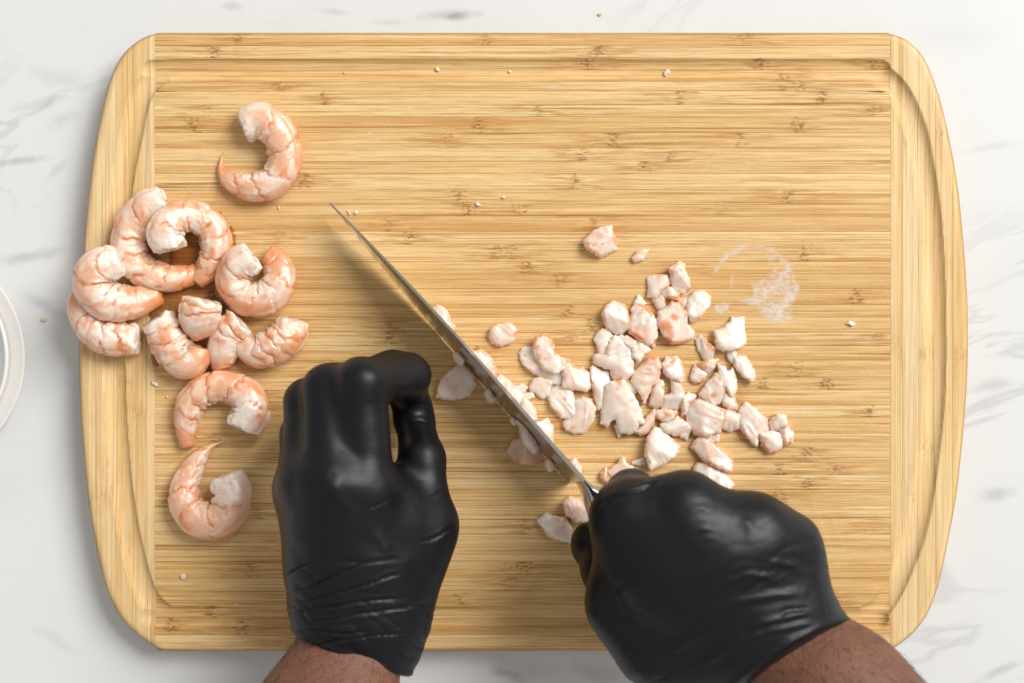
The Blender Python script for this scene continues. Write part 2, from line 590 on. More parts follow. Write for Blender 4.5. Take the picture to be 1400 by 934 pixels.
def board_z(px, py):
    d, ins = poly_dist(px, py, OUTLINE)
    d = np.where(ins, d, 0) * S
    e = np.clip(1 - d / ROUND, 0, 1)
    z = -ROUND * (1 - np.sqrt(np.maximum(1 - e * e, 0)))
    g, _ = poly_dist(px, py, GROOVE)
    w = 14.5
    q = np.clip(1 - (g / w) ** 2, 0, 1)
    lip = np.clip(1 - np.abs(g - w) / 1.6, 0, 1)
    z = z - 0.0030 * q ** 0.5 - 0.00012 * lip
    return z


def grid_strip(name, X, Y, mat, parent, tone, shift, edge, scars=(9, 9, 9)):
    """X,Y: (n,m) photo-pixel grids; top from board_z, joint edges eased, skirts to the underside"""
    n, m = X.shape
    Z = board_z(X, Y) + edge + TOP
    xs, ys = (X - 700) * S, (467 - Y) * S
    v = np.stack([xs, ys, Z], -1).reshape(-1, 3)
    do, di = poly_dist(X.ravel(), Y.ravel(), OUTLINE)
    worn = np.clip(1.7 - np.where(di, do, 0) / 3.5, 0, 1)
    f = []
    for i in range(n - 1):
        for j in range(m - 1):
            a = i * m + j
            f.append((a, a + m, a + m + 1, a + 1))
    ring = [j for j in range(m)] + [i * m + m - 1 for i in range(1, n)] + [(n - 1) * m + j for j in range(m - 2, -1, -1)] + [i * m for i in range(n - 2, 0, -1)]
    b0 = len(v)
    low = v[ring].copy()
    low[:, 2] = TOP - THK
    v = np.vstack([v, low])
    r = len(ring)
    for q in range(r):
        f.append((ring[q], ring[(q + 1) % r], b0 + (q + 1) % r, b0 + q))
    worn = np.concatenate([worn, worn[ring]])
    me = mesh_from(name, v, f, mat, True, np.stack([worn] * 3, -1))
    try:
        me.set_sharp_from_angle(angle=R(50))
    except Exception:
        pass
    o = new_obj(name, me, parent)
    o['tone'] = tone
    o['shift'] = shift
    for q, val in zip('abc', scars):
        o['scar_' + q] = float(val)
    return o


board = empty('cutting_board')
tag(board, 'large bamboo cutting board with juice groove lying on the marble', 'cutting board')
rb = random.Random(3)
ys = [42.6]
WID = [20, 17, 15, 17, 13, 19, 16, 22, 21, 18, 17, 22, 20, 16, 21, 18, 23, 17, 20, 22, 17, 21, 18, 20, 23, 18, 20, 17, 22, 19, 21, 17, 20, 22, 18, 21, 17, 20, 22, 18, 20, 19, 21, 20, 22, 20]
for w in WID:
    ys.append(ys[-1] + w)
ys = [y for y in ys if y < 875] + [892.4]
NODES = [(325, 55), (665, 62), (1020, 57), (820, 75), (805, 90), (380, 117), (930, 128), (1090, 112), (440, 133), (285, 152), (735, 150), (655, 168), (1090, 165), (265, 165), (915, 203), (610, 187),
         (1010, 185), (420, 242), (1195, 145), (1200, 470), (710, 293), (825, 328), (775, 425), (700, 350), (640, 285), (985, 280), (770, 380), (1105, 665), (1195, 728), (720, 782), (695, 806),
         (630, 825), (1170, 395), (560, 318), (1130, 520), (560, 735), (345, 770), (290, 830), (960, 590)]
XL, XR = 211.5, 1217.5
GAP = 0.15
for y0, y1 in zip(ys[:-1], ys[1:]):
    touches = (y1 > 78 and y0 < 114) or (y1 > 826 and y0 < 862) or y0 < 60 or y1 > 875
    step = 1.3 if touches else 5.0
    a, b = y0 + GAP, y1 - GAP
    ny = max(4, int((b - a) / step))
    yy = np.concatenate([[a], np.linspace(a + 0.7, b - 0.7, ny), [b]])
    if touches:
        xx = np.concatenate([np.linspace(XL + GAP, 275, 40), np.linspace(300, 1140, 16), np.linspace(1160, XR - GAP, 40)])
    else:
        xx = np.concatenate([[XL + GAP, XL + 1], np.linspace(250, 1180, 14), [XR - 1, XR - GAP]])
    X, Y = np.meshgrid(xx, yy)
    if y0 < 50:                                      # outermost strips follow the outline at their ends
        e = np.clip((Y - 50) / 10, -1, 0)
    edge = np.zeros_like(X)
    edge[0, :] = -0.00007
    edge[-1, :] = -0.00007
    # keep inside the outline
    lo = np.maximum(X, 0)
    mine = [(nx_ - 700) * S for nx_, ny_ in NODES if y0 <= ny_ < y1][:3]
    for q in range(3 - len(mine)):
        xr_ = rb.uniform(230, 1200)
        mine.append((xr_ - 700) * S if rb.random() < (0.55 if q else 0.75) else 9)
    grid_strip('bamboo_strip', X, Y, M_BH, board, rb.random(), rb.random() * 6, edge + rb.uniform(-3e-5, 3e-5), mine)


def end_strip(x0, x1, left):
    oc = cl if left else cr
    yy0 = np.concatenate([np.linspace(43, 130, 70), np.linspace(132, 780, 200), np.linspace(782, 891.8, 90)])
    ox = np.interp(yy0, oc[:, 1], oc[:, 0])
    a, b = (np.maximum(x0, ox), np.full_like(ox, x1)) if left else (np.full_like(ox, x0), np.minimum(x1, ox))
    a, b = a + GAP * (a == x0), b - GAP * (b == x1)
    keep = (b - a) > 0.4
    a, b, yy = a[keep], b[keep], yy0[keep]
    t = np.concatenate([[0, 0.02, 0.05, 0.1, 0.16], np.linspace(0.24, 0.76, 9), [0.84, 0.9, 0.95, 0.98, 1]])
    X = a[:, None] + (b - a)[:, None] * t[None]
    Y = np.repeat(yy[:, None], len(t), 1)
    edge = np.zeros_like(X)
    if left:
        edge[:, -1] = -0.00007
    else:
        edge[:, 0] = -0.00007
    edge = np.where((np.abs(X - x0) < 0.5) & (not left or x0 > 100), -0.00007, edge)
    grid_strip('bamboo_strip', X, Y, M_BV, board, rb.random(), rb.random() * 6, edge, [(467 - rb.uniform(60, 880)) * S, (467 - rb.uniform(60, 880)) * S, 9])


LB = [90, 131, 158, 181, 200, 211.5]
RB_ = [1217.5, 1234, 1256, 1279, 1302, 1340]
for x0, x1 in zip(LB[:-1], LB[1:]):
    end_strip(x0, x1, True)
for x0, x1 in zip(RB_[:-1], RB_[1:]):
    end_strip(x0, x1, False)
# glued core under the strips, seen only down the joints
core = [((x - 700) * S * 0.985, (467 - y) * S * 0.98 - 0.0001) for x, y in OUTLINE[::4]]
cn = len(core)
cvv = [(x, y, TOP - 0.0055) for x, y in core] + [(x, y, TOP - THK + 0.0012) for x, y in core]
cff = [tuple(range(cn - 1, -1, -1)), tuple(range(cn, 2 * cn))] + [(i, (i + 1) % cn, cn + (i + 1) % cn, cn + i) for i in range(cn)]
co = new_obj('core', mesh_from('core', cvv, cff, M_BV, False), board)
co['tone'] = 0.2
co['shift'] = 0.3

# ------------------------------------------------------------------ bowl at the left edge
bowl = empty('bowl')
tag(bowl, 'white round bowl with wide beige lip, cut off by the left edge', 'bowl')


def lathe(name, prof, cx, cy, seg, mat, parent):
    v, f = [], []
    for r, z in prof:
        for i in range(seg):
            a = 2 * math.pi * i / seg
            v.append((cx + r * math.cos(a), cy + r * math.sin(a), z))
    m = len(prof)
    for j in range(m - 1):
        for i in range(seg):
            f.append((j * seg + i, j * seg + (i + 1) % seg, (j + 1) * seg + (i + 1) % seg, (j + 1) * seg + i))
    return new_obj(name, mesh_from(name, v, f, mat, True), parent)


kz = (H + TOP - 0.012) / H
bc = ((-129 - 700) * S * kz, (467 - 490) * S * kz)
lathe('lip', [(0.046, 0.0006), (0.046, 0.0035), (0.0520, 0.0042), (0.0575, 0.0058), (0.0588, 0.0062), (0.0592, 0.0058), (0.0575, 0.0044), (0.0520, 0.0022), (0.048, 0.0006), (0.046, 0.0006)], *bc, 96, M_LIP, bowl)
lathe('wall', [(0.0001, 0.004), (0.040, 0.0045), (0.0475, 0.0070), (0.0496, 0.0100), (0.0506, 0.0112), (0.0516, 0.0110), (0.0520, 0.0100), (0.0510, 0.0050), (0.0500, 0.0043), (0.0465, 0.0040), (0.0001, 0.0030)], *bc, 96, M_BOWL, bowl)

# ------------------------------------------------------------------ knife
knife = empty('knife')
tag(knife, "chef's knife with steel blade held in the right black glove, tip near the lone shrimp", 'knife')


def unit(a):
    return a / np.linalg.norm(a)


HS, TZ = 0.044, 0.013
heel_sp = P(799, 657, HS)
tip = P(451, 278, TZ)
ddir = unit(np.array([*(tip - heel_sp)[:2], 0]))
perp = np.array([-ddir[1], ddir[0], 0])              # towards upper right or lower left
if perp[0] < 0:
    perp = -perp
lean_a = R(10.0)
lean = perp * math.sin(lean_a) + np.array([0, 0, math.cos(lean_a)])
side = unit(np.cross(ddir, lean))
E0 = heel_sp - lean * HS / math.cos(lean_a) * 1.0
E0[2] = TOP + 0.0004
tipb = tip - lean * TZ
BL = float(np.linalg.norm((tipb - E0)[:2]))
bd = unit(np.array([*(tipb - E0)[:2], 0]))


def K(x, y, z):
    """blade frame: x from heel to tip, y through the thickness, z from edge to spine"""
    return E0 + bd * x + side * y + lean * z


NX = 80
bv, bf = [], []
for i in range(NX + 1):
    u = i / NX
    x = BL * u
    zs = HS - 0.004 * u - (HS - 0.004 - TZ) * max(0, (u - 0.35) / 0.65) ** 2.0
    ze = TZ * max(0, (u - 0.42) / 0.58) ** 2.2
    if i == NX:
        ze = zs - 0.0003
    th = 0.00110 - 0.0006 * u
    zb = ze + (zs - ze) * 0.025
    ring = [(0, ze), (th * 0.42, zb), (th * 0.8, ze + (zs - ze) * 0.6), (th, zs - 0.0006), (th * 0.75, zs), (-th * 0.75, zs), (-th, zs - 0.0006), (-th * 0.8, ze + (zs - ze) * 0.6), (-th * 0.42, zb)]
    for y, z in ring:
        bv.append(K(x, y, z))
nr = 9
for i in range(NX):
    for j in range(nr):
        a, b = i * nr + j, i * nr + (j + 1) % nr
        bf.append((a, b, b + nr, a + nr))
bf.append(tuple(range(nr - 1, -1, -1)))
bf.append(tuple(NX * nr + j for j in range(nr)))
me = mesh_from('blade', bv, bf, M_STEEL, True)
me.set_sharp_from_angle(angle=R(18))
new_obj('blade', me, knife)
# bolster: square neck that swells from the heel into the handle
rings = []
for x, ry, zc, rz in ((0.0005, 0.0013, 0.0335, 0.0105), (-0.004, 0.0024, 0.0325, 0.0105), (-0.009, 0.0050, 0.0315, 0.0105), (-0.016, 0.0080, 0.031, 0.0108), (-0.022, 0.0092, 0.0305, 0.011)):
    rings.append([K(x, ry * math.copysign(abs(math.cos(t)) ** 0.7, math.cos(t)), zc + rz * math.copysign(abs(math.sin(t)) ** 0.6, math.sin(t))) for t in np.linspace(0, 2 * math.pi, 24, endpoint=False)])


def loft(name, rings, mat, parent):
    n, m = len(rings), len(rings[0])
    v = [p for r in rings for p in r]
    f = [(i * m + j, i * m + (j + 1) % m, (i + 1) * m + (j + 1) % m, (i + 1) * m + j) for i in range(n - 1) for j in range(m)]
    f += [tuple(range(m - 1, -1, -1)), tuple((n - 1) * m + j for j in range(m))]
    me = mesh_from(name, v, f, mat, True)
    me.set_sharp_from_angle(angle=R(45))
    return new_obj(name, me, parent)


loft('bolster', rings, M_STEEL, knife)
rings = []
for x, s in ((-0.0225, 1.0), (-0.03, 1.05), (-0.05, 1.12), (-0.075, 1.08), (-0.10, 1.15), (-0.118, 1.2), (-0.124, 0.9)):
    rings.append([K(x, 0.0092 * s * math.cos(t), 0.0305 + 0.0115 * s * math.sin(t)) for t in np.linspace(0, 2 * math.pi, 24, endpoint=False)])
loft('handle', rings, M_HANDLE, knife)


# ------------------------------------------------------------------ the person: two arms, two gloves
def caps(Pt, a, b, r1, r2):
    ba = b - a
    t = np.clip(((Pt - a) @ ba) / (ba @ ba + 1e-12), 0, 1)
    return np.linalg.norm(Pt - a - t[..., None] * ba, axis=-1) - (r1 + t * (r2 - r1))


def grid(lo, hi, h):
    lo, hi = np.asarray(lo), np.asarray(hi)
    nn = np.ceil((hi - lo) / h).astype(int) + 1
    ax = [lo[k] + np.arange(nn[k]) * h for k in range(3)]
    return np.stack(np.meshgrid(*ax, indexing='ij'), -1).astype(np.float32), lo


def to_px(v):
    h = v[:, 2] - TOP
    k = (H - h) / H
    return 700 + v[:, 0] / (S * k), 467 - v[:, 1] / (S * k)


def sd_group(Pt, prims, k):
    d = None
    for a, b, r1, r2 in prims:
        c = caps(Pt, P(a[0], a[1], a[2] / 1000).astype(np.float32), P(b[0], b[1], b[2] / 1000).astype(np.float32), r1 / 1000, r2 / 1000)
        d = c if d is None else smin(d, c, k)
    return d


def glove(name, palm, fingers, cut_p, cut_n, creases, parent, seed, lo_pad=0.012, h=0.0010, label=None, palm_k=0.008):
    pts = np.array([P(q[0], q[1], q[2] / 1000) for pr in palm + [s for f in fingers for s in f] for q in pr[:2]])
    lo, hi = pts.min(0) - 0.030, pts.max(0) + 0.030
    lo[2] = max(lo[2], TOP - 0.001)
    G, org = grid(lo, hi, h)
    d = sd_group(G, palm, palm_k)
    for f in fingers:
        d = smin(d, sd_group(G, f, 0.005), 0.0055)
    n = unit(np.asarray(cut_n, dtype=float))
    pl = ((G - cut_p) @ n).astype(np.float32)
    d = d - 0.0011 * np.exp(-((pl + 0.0012) / 0.0016) ** 2) - 0.0008 * np.exp(-(np.minimum(pl + 0.006, 0) / 0.010) ** 2) * 0.5
    d = smax(d, pl, 0.0015)
    v, q = surface_nets(d, org, h)
    # one relaxation pass evens out the cells
    for _ in range(1):
        acc = np.zeros_like(v)
        cnt = np.zeros(len(v))
        for a, b in ((0, 1), (1, 2), (2, 3), (3, 0)):
            np.add.at(acc, q[:, a], v[q[:, b]])
            np.add.at(cnt, q[:, a], 1)
        v = v * 0.5 + 0.5 * acc / cnt[:, None]
    nn = vnormals(v, q)
    px, py = to_px(v)
    disp = 0.0006 * fbm(v * 60, seed, 3)
    # taut film: fine folds that run across the wrist end and fade to the knuckles
    s = -((v - cut_p) @ n)
    w = v + 0.010 * np.stack([fbm(v * 35, seed + 1), fbm(v * 35, seed + 2), fbm(v * 35, seed + 3)], -1)
    sw = -((w - cut_p) @ n)
    fold = 1 - np.abs(vnoise(np.stack([sw * 230, (w[:, 0]) * 14, w[:, 2] * 16], -1), seed + 9))
    disp -= (fold ** 9) * 0.0010 * np.clip(1 - s / 0.055, 0, 1) * np.clip((s - 0.003) / 0.010, 0, 1)
    for pts, dep, wid in creases:
        c = catmull(pts, 24)
        c = np.stack([c[:, 0], c[:, 1]], -1)
        wob = 7.0 * fbm(v * 70, seed + 30, 2)
        dd, _ = poly_dist(px + wob, py + wob * 0.6, c, False)
        up = np.clip(nn[:, 2] * 2 + 0.6, 0, 1)
        # taper towards the ends
        de = np.minimum(np.hypot(px - c[0, 0], py - c[0, 1]), np.hypot(px - c[-1, 0], py - c[-1, 1]))
        tp = np.clip(de / 18, 0.15, 1)
        wi = wid * (0.70 if dep < -0.6 and wid < 4 else 0.9)
        disp += up * tp * dep * (0.8 if dep < 0 else 1.0) / 1000 * (np.exp(-(dd / wi) ** 2) - (0.22 if wid < 6 else 0.0) * np.exp(-((dd - 2.2 * wi) / (1.2 * wi)) ** 2))
    v = v + nn * disp[:, None]
    v[:, 2] = np.maximum(v[:, 2], TOP + 0.0004)
    o = new_obj(name, mesh_from(name, v, q, M_GLOVE), parent)
    if label:
        o['label'] = label
    return o


def arm(prims, parent, seed, label):
    pts = np.array([P(q[0], q[1], q[2] / 1000) for pr in prims for q in pr[:2]])
    lo, hi = pts.min(0) - 0.05, pts.max(0) + 0.05
    G, org = grid(lo, hi, 0.003)
    d = sd_group(G, prims, 0.02)
    v, q = surface_nets(d, org, 0.003)
    for _ in range(2):
        acc = np.zeros_like(v)
        cnt = np.zeros(len(v))
        for a, b in ((0, 1), (1, 2), (2, 3), (3, 0)):
            np.add.at(acc, q[:, a], v[q[:, b]])
            np.add.at(cnt, q[:, a], 1)
        v = v * 0.5 + 0.5 * acc / cnt[:, None]
    v = v + vnormals(v, q) * (0.0006 * fbm(v * 50, seed, 3))[:, None]
    o = new_obj('forearm', mesh_from('forearm', v, q, M_SKIN), parent)
    o['label'] = label
    # short dark hairs lying along the arm
    rh = random.Random(seed)
    nn = vnormals(v, q)
    px, py = to_px(v)
    ax = unit(P(*prims[2][1][:2]) - P(*prims[2][0][:2]))
    cand = np.nonzero((nn[:, 2] > 0.1) & (py < 990) & (py > 850))[0]
    hv, hf = [], []
    for _ in range(420):
        i = int(cand[rh.randrange(len(cand))])
        p0 = v[i] + np.array([rh.uniform(-.0015, .0015) for _ in range(3)]) * (1 - np.abs(nn[i]))
        dr = unit(ax * rh.uniform(0.6, 1.0) + 0.5 * np.array([rh.uniform(-1, 1), rh.uniform(-1, 1), 0]) + nn[i] * 0.15)
        dr = unit(dr - nn[i] * (dr @ nn[i]) * 0.8)
        sd_ = unit(np.cross(dr, nn[i]))
        ln = rh.uniform(0.003, 0.007)
        b0 = len(hv)
        for t_, w_ in ((0, 6.5e-5), (0.5, 5e-5), (1, 1e-5)):
            c_ = p0 + dr * ln * t_ + nn[i] * (0.0002 + 0.0006 * t_ * (1 - t_)) + sd_ * 0.0006 * t_ * t_
            for a_ in range(3):
                an_ = 2.094 * a_
                hv.append(c_ + (sd_ * math.cos(an_) + nn[i] * math.sin(an_)) * w_)
        for k_ in range(2):
            for a_ in range(3):
                hf.append((b0 + k_ * 3 + a_, b0 + k_ * 3 + (a_ + 1) % 3, b0 + k_ * 3 + 3 + (a_ + 1) % 3, b0 + k_ * 3 + 3 + a_))
    hr = new_obj('arm_hair', mesh_from('arm_hair', hv, hf, M_HAIR), o)
    hr['kind'] = 'stuff'
    return o


person = empty('person')
tag(person, 'person in black gloves chopping shrimp, bare brown forearms, knife in right hand', 'person')

L_palm = [((472, 882, 46), (460, 800, 50), 19.5, 18.5), ((518, 884, 46), (525, 810, 52), 20.5, 19),
          ((500, 830, 54), (500, 668, 71), 18, 13.5), ((475, 830, 56), (453, 660, 77), 18, 14.5),
          ((458, 830, 52), (420, 657, 67), 17.5, 13.5), ((452, 815, 46), (411, 672, 50), 16.5, 12.5),
          ((535, 835, 48), (578, 728, 48), 19.5, 15), ((520, 760, 60), (540, 700, 54), 16, 10), ((542, 705, 54), (541, 660, 50), 11, 8.5), ((520, 690, 62), (575, 735, 50), 13, 13)]
L_palm = [(a_, b_, r_ * 0.95, q_ * 0.95) for a_, b_, r_, q_ in L_palm]
L_f = [
    [((500, 666, 70), (494, 524, 73), 13.5, 11.4), ((494, 524, 73), (559, 513, 50), 11.2, 9.6), ((559, 513, 50), (563, 545, 28), 9.4, 8.2)],
    [((453, 660, 76), (449, 532, 65), 13.5, 11.2), ((449, 532, 65), (536, 508, 42), 10.8, 9.4), ((536, 508, 42), (548, 534, 20), 9.2, 8.2)],
    [((420, 657, 66), (421, 549, 52), 13, 10.6), ((421, 549, 52), (455, 545, 26), 10, 8.8), ((455, 545, 26), (485, 560, 12), 8.6, 7.8)],
    [((411, 672, 50), (412, 594, 40), 12, 9.6), ((412, 594, 40), (425, 590, 18), 9, 8), ((425, 590, 18), (455, 600, 10), 7.8, 7)],
    [((560, 765, 48), (582, 712, 48), 16, 13.6), ((582, 712, 48), (577, 628, 44), 13.6, 10.6), ((577, 628, 44), (566, 572, 28), 10.6, 9.0), ((566, 572, 28), (564, 556, 24), 9.0, 8.4)],
]


def c3(pts):
    return [(350 + x / 1.97, 460 + y / 1.97) for x, y in pts]


L_cre = [(c3([(62, 652), (120, 622), (175, 606)]), -1.4, 2.2), (c3([(80, 700), (200, 652), (300, 610)]), -1.5, 2.6), (c3([(104, 722), (220, 692), (400, 640)]), -1.4, 2.4),
         (c3([(85, 742), (250, 722), (400, 706)]), -1.5, 2.6), (c3([(115, 772), (300, 747), (455, 722)]), -1.4, 2.4), (c3([(105, 786), (230, 800), (330, 796)]), -1.3, 2.4),
         (c3([(150, 830), (280, 812), (420, 800)]), -1.2, 2.2), (c3([(450, 432), (485, 424), (525, 414)]), -1.1, 2.0), (c3([(440, 556), (490, 540), (537, 512)]), -1.3, 2.2),
         (c3([(290, 472), (330, 455), (362, 428)]), -0.9, 2.0), (c3([(180, 600), (300, 610), (400, 598)]), -0.6, 2.6),
         (c3([(410, 235), (440, 228), (468, 236)]), -0.9, 2.0),
         (c3([(408, 185), (440, 180), (470, 186)]), -0.8, 2.0), (c3([(205, 370), (220, 430), (260, 480)]), 0.7, 9), (c3([(310, 520), (345, 560), (370, 600)]), 0.7, 8)]
cutL = P(482, 897, 0.052)
glove('glove', L_palm, L_f, cutL, (-0.36, -0.93, 0.10), L_cre, person, 11, label='black glove with thumb and fingertips pinched together', palm_k=0.014)
arm([((472, 850, 46), (415, 985, 60), 16.4, 21), ((510, 860, 46), (470, 995, 60), 16.4, 21), ((415, 985, 60), (280, 1330, 110), 21, 36), ((470, 995, 60), (330, 1350, 110), 21, 36)],
    person, 3, 'bare brown forearm entering below the pinching glove')

R_palm = [((1108, 876, 70), (1085, 850, 74), 19.5, 18), ((1070, 914, 70), (1040, 884, 72), 19.5, 19),
          ((1020, 860, 74), (861, 702, 87), 20, 13), ((1040, 850, 76), (937, 693, 89), 19, 14.2), ((1060, 845, 76), (1028, 722, 85), 19, 14.2), ((1080, 850, 72), (1075, 747, 78), 18, 14.2),
          ((1000, 890, 68), (905, 873, 66), 21, 21), ((905, 873, 66), (853, 822, 66), 21, 15), ((853, 715, 82), (851, 825, 68), 13.4, 14.5), ((930, 800, 80), (960, 760, 84), 18, 18),
          ((868, 714, 86), (937, 708, 89), 12.5, 13), ((937, 708, 89), (1028, 738, 86), 13, 13), ((1028, 738, 86), (1075, 760, 78), 13, 12.5),
          ((985, 770, 86), (1040, 850, 78), 17, 18), ((900, 770, 86), (985, 850, 78), 17, 18)]
R_palm = [(a_, b_, r_ * 0.97, q_ * 0.96) for a_, b_, r_, q_ in R_palm]
R_f = [
    [((861, 702, 87), (864, 677, 66), 13, 11.2), ((864, 677, 66), (838, 706, 40), 11, 9.6), ((838, 706, 40), (850, 740, 24), 9.4, 8.4)],
    [((937, 693, 89), (948, 700, 60), 14, 11.4), ((948, 700, 60), (905, 730, 32), 11, 9.6), ((905, 730, 32), (890, 770, 22), 9.2, 8.2)],
    [((1028, 722, 85), (1020, 735, 58), 14, 11), ((1020, 735, 58), (970, 790, 30), 10.6, 9.4), ((970, 790, 30), (950, 820, 22), 9, 8)],
    [((1075, 747, 78), (1072, 780, 52), 13.6, 10), ((1072, 780, 52), (1020, 845, 28), 9.6, 8.6), ((1020, 845, 28), (1000, 870, 22), 8.2, 7.4)],
    [((853, 835, 62), (826, 778, 44), 14, 10.6), ((826, 778, 44), (811, 748, 30), 10.4, 9.4), ((811, 748, 30), (808, 738, 26), 9.4, 9.0)],
]


def c5(pts):
    return [(760 + x / 2.796, 600 + y / 2.796) for x, y in pts]


R_cre = [(c5([(650, 560), (740, 524), (860, 548)]), 0.7, 5), (c5([(670, 645), (800, 602), (940, 588)]), 0.7, 5), (c5([(750, 715), (860, 685), (980, 665)]), 0.7, 4.5),
         (c5([(700, 775), (830, 730), (1000, 705)]), 0.6, 4), (c5([(530, 350), (570, 345), (600, 350)]), 0.6, 3), (c5([(560, 385), (590, 378), (610, 385)]), 0.5, 3),
         (c5([(450, 480), (475, 455), (495, 425)]), 0.5, 3.5), (c5([(270, 700), (255, 620), (280, 560)]), 0.6, 4), (c5([(800, 480), (880, 480), (960, 510)]), 0.6, 5),
         (c5([(420, 820), (520, 780), (640, 690)]), 0.6, 6), (c5([(560, 860), (660, 800), (760, 745)]), 0.6, 5), (c5([(520, 270), (560, 268), (600, 280)]), 0.4, 4),
         (c5([(690, 290), (740, 330), (760, 380)]), 0.6, 7),
         (c5([(158, 275), (200, 232), (260, 205), (330, 185), (398, 160)]), -2.2, 3.5), ([(890, 664), (905, 700), (918, 725)], -0.5, 12)]
cutR = P(1088, 897, 0.078)
glove('glove', R_palm, R_f, cutR, (0.50, -0.80, 0.42), R_cre, person, 23, label='black glove closed in a fist around the knife handle', palm_k=0.016)
arm([((1095, 865, 70), (1165, 932, 78), 17.6, 19.5), ((1056, 902, 70), (1128, 970, 78), 17.6, 19.5), ((1165, 932, 78), (1480, 1240, 120), 19.5, 36), ((1128, 970, 78), (1440, 1280, 120), 19.5, 36)],
    person, 5, 'bare brown forearm entering below the fist')


# ------------------------------------------------------------------ whole shrimps
def shrimp(label, pts, lift, widths, seed, tail='stub', head=1.0, blush=1.0, squash=0.84, segs=6, red=None):
    """pts: centre line in photo pixels from the cut head end to the tail; widths in pixels"""
    nU, nV = 200, 56
    widths = [w_ * 1.05 for w_ in widths]
    c = catmull(pts, 400)
    L = np.concatenate([[0], np.cumsum(np.hypot(*np.diff(c, axis=0).T))])
    uu = np.linspace(0, L[-1], nU)
    c = np.stack([np.interp(uu, L, c[:, 0]), np.interp(uu, L, c[:, 1])], -1)
    u = np.linspace(0, 1, nU)
    wd = np.interp(u, np.linspace(0, 1, len(widths)), widths) * S / 2
    wd = np.convolve(np.pad(wd, 6, mode='edge'), np.ones(13) / 13, 'valid')
    lf = np.interp(u, np.linspace(0, 1, len(lift)), lift) / 1000
    r = random.Random(seed)
    tan = np.gradient(c, axis=0)
    tan /= np.linalg.norm(tan, axis=1)[:, None] + 1e-9
    nrm = np.stack([-tan[:, 1], tan[:, 0]], -1)            # in photo pixels (y down)
    # the outer (back) side is away from the curl's centre
    ce = c.mean(0)
    if np.sum((c - ce) * nrm) < 0:
        nrm = -nrm
    bounds = np.array([0.17, 0.335, 0.49, 0.63, 0.76, 0.88])[:segs] + np.array([r.uniform(-.012, .012) for _ in range(segs)])
    V = np.linspace(0, 2 * np.pi, nV, endpoint=False)
    U2, V2 = np.meshgrid(u, V, indexing='ij')
    cosv, sinv = np.cos(V2), np.sin(V2)
    zc = TOP + lf + wd * squash * 0.95
    sd = seed * 13.7
    ls = L[-1] / 260.0
    # slant and jaggedness of the shell edges round the body
    Q = np.stack([U2 * 9 * ls + sd, cosv * 1.4, sinv * 1.4], -1)
    jag = 0.036 * fbm(Q * 1.3, seed, 2) + 0.016 * fbm(Q * 4, seed + 4, 2)
    uj = U2 + (jag + 0.030 * cosv - 0.012 * sinv) / max(ls, 0.4)
    rad = np.ones_like(U2)
    line = np.zeros_like(U2)
    dark = np.zeros_like(U2)
    org = np.zeros_like(U2)
    wht = np.zeros_like(U2)
    for i, b in enumerate(bounds):
        du = (uj - b) * ls
        part = np.clip(0.5 + 1.9 * fbm(Q * 1.6 + 5 * i, seed + 61, 2), 0, 1)
        rad += 0.05 * np.clip(1 - np.abs(du + 0.02) / 0.05, 0, 1) * (du < 0) - (0.050 + 0.035 * part) * np.exp(-(du / 0.010) ** 2)
        line = np.maximum(line, np.exp(-(du / 0.008) ** 2) * part)
        org = np.maximum(org, np.exp(-((du + 0.026) / 0.030) ** 2) * np.clip(0.35 + fbm(Q * 1.1 + i, seed + 11) * 2.2, 0, 1))
        wht = np.maximum(wht, np.exp(-((du - 0.055) / 0.036) ** 2) * np.clip(0.15 + fbm(Q * 1.2 + 2 * i, seed + 13) * 2.2, 0, 1))
    # skin torn into islands: pale patches with thin orange edges
    isl = fbm(Q * np.array([1.1, 1.3, 1.3]), seed + 71, 3)
    vein = np.exp(-((isl - 0.08) / 0.035) ** 2) * np.clip(0.3 + 1.8 * fbm(Q * 1.3, seed + 73, 2), 0, 1)
    line = np.maximum(line, vein * 0.6)
    wht = np.maximum(wht, np.clip((isl - 0.02) / 0.30, 0, 1) * 0.8)
    rad += 0.010 * np.clip((isl - 0.08) / 0.10, -1, 1)
    back = np.clip(cosv, 0, 1)
    belly = np.clip(-cosv, 0, 1)
    org = org * (0.65 + 0.5 * back)
    org += blush * (0.50 * back ** 1.3 + 0.22 + 0.45 * np.clip(fbm(Q * 1.1, seed + 19) + 0.1, 0, 1)) * np.clip((U2 - 0.03) / 0.12, 0, 1)
    org += np.clip((U2 - 0.80) / 0.14, 0, 1) * 0.55
    cutw = np.clip(1 - U2 / (0.10 * head + 0.001) + 0.7 * fbm(Q * 2, seed + 23), 0, 1)
    wht = np.clip(wht * (1 - 0.5 * back) + cutw, 0, 1) * (1 - np.clip((U2 - 0.82) / 0.1, 0, 1) * 0.8)
    wht = np.maximum(wht, belly * np.clip(0.05 + fbm(Q * 3, seed + 29), 0, 1) * (U2 < 0.8))
    org = np.clip(org, 0, 1) * (1 - 0.80 * wht)
    # ragged swimmeret side on the inside of the curl
    rag = belly ** 1.5 * np.clip((0.86 - U2) / 0.1, 0, 1)
    rad += rag * (0.16 * fbm(Q * np.array([4.5, 2, 2]), seed + 31, 3) - 0.02) + 0.035 * fbm(Q * 2.5, seed + 37, 3)
    rad += np.clip(1 - U2 / 0.06, 0, 1) * 0.13 * fbm(Q * 5, seed + 41, 2)
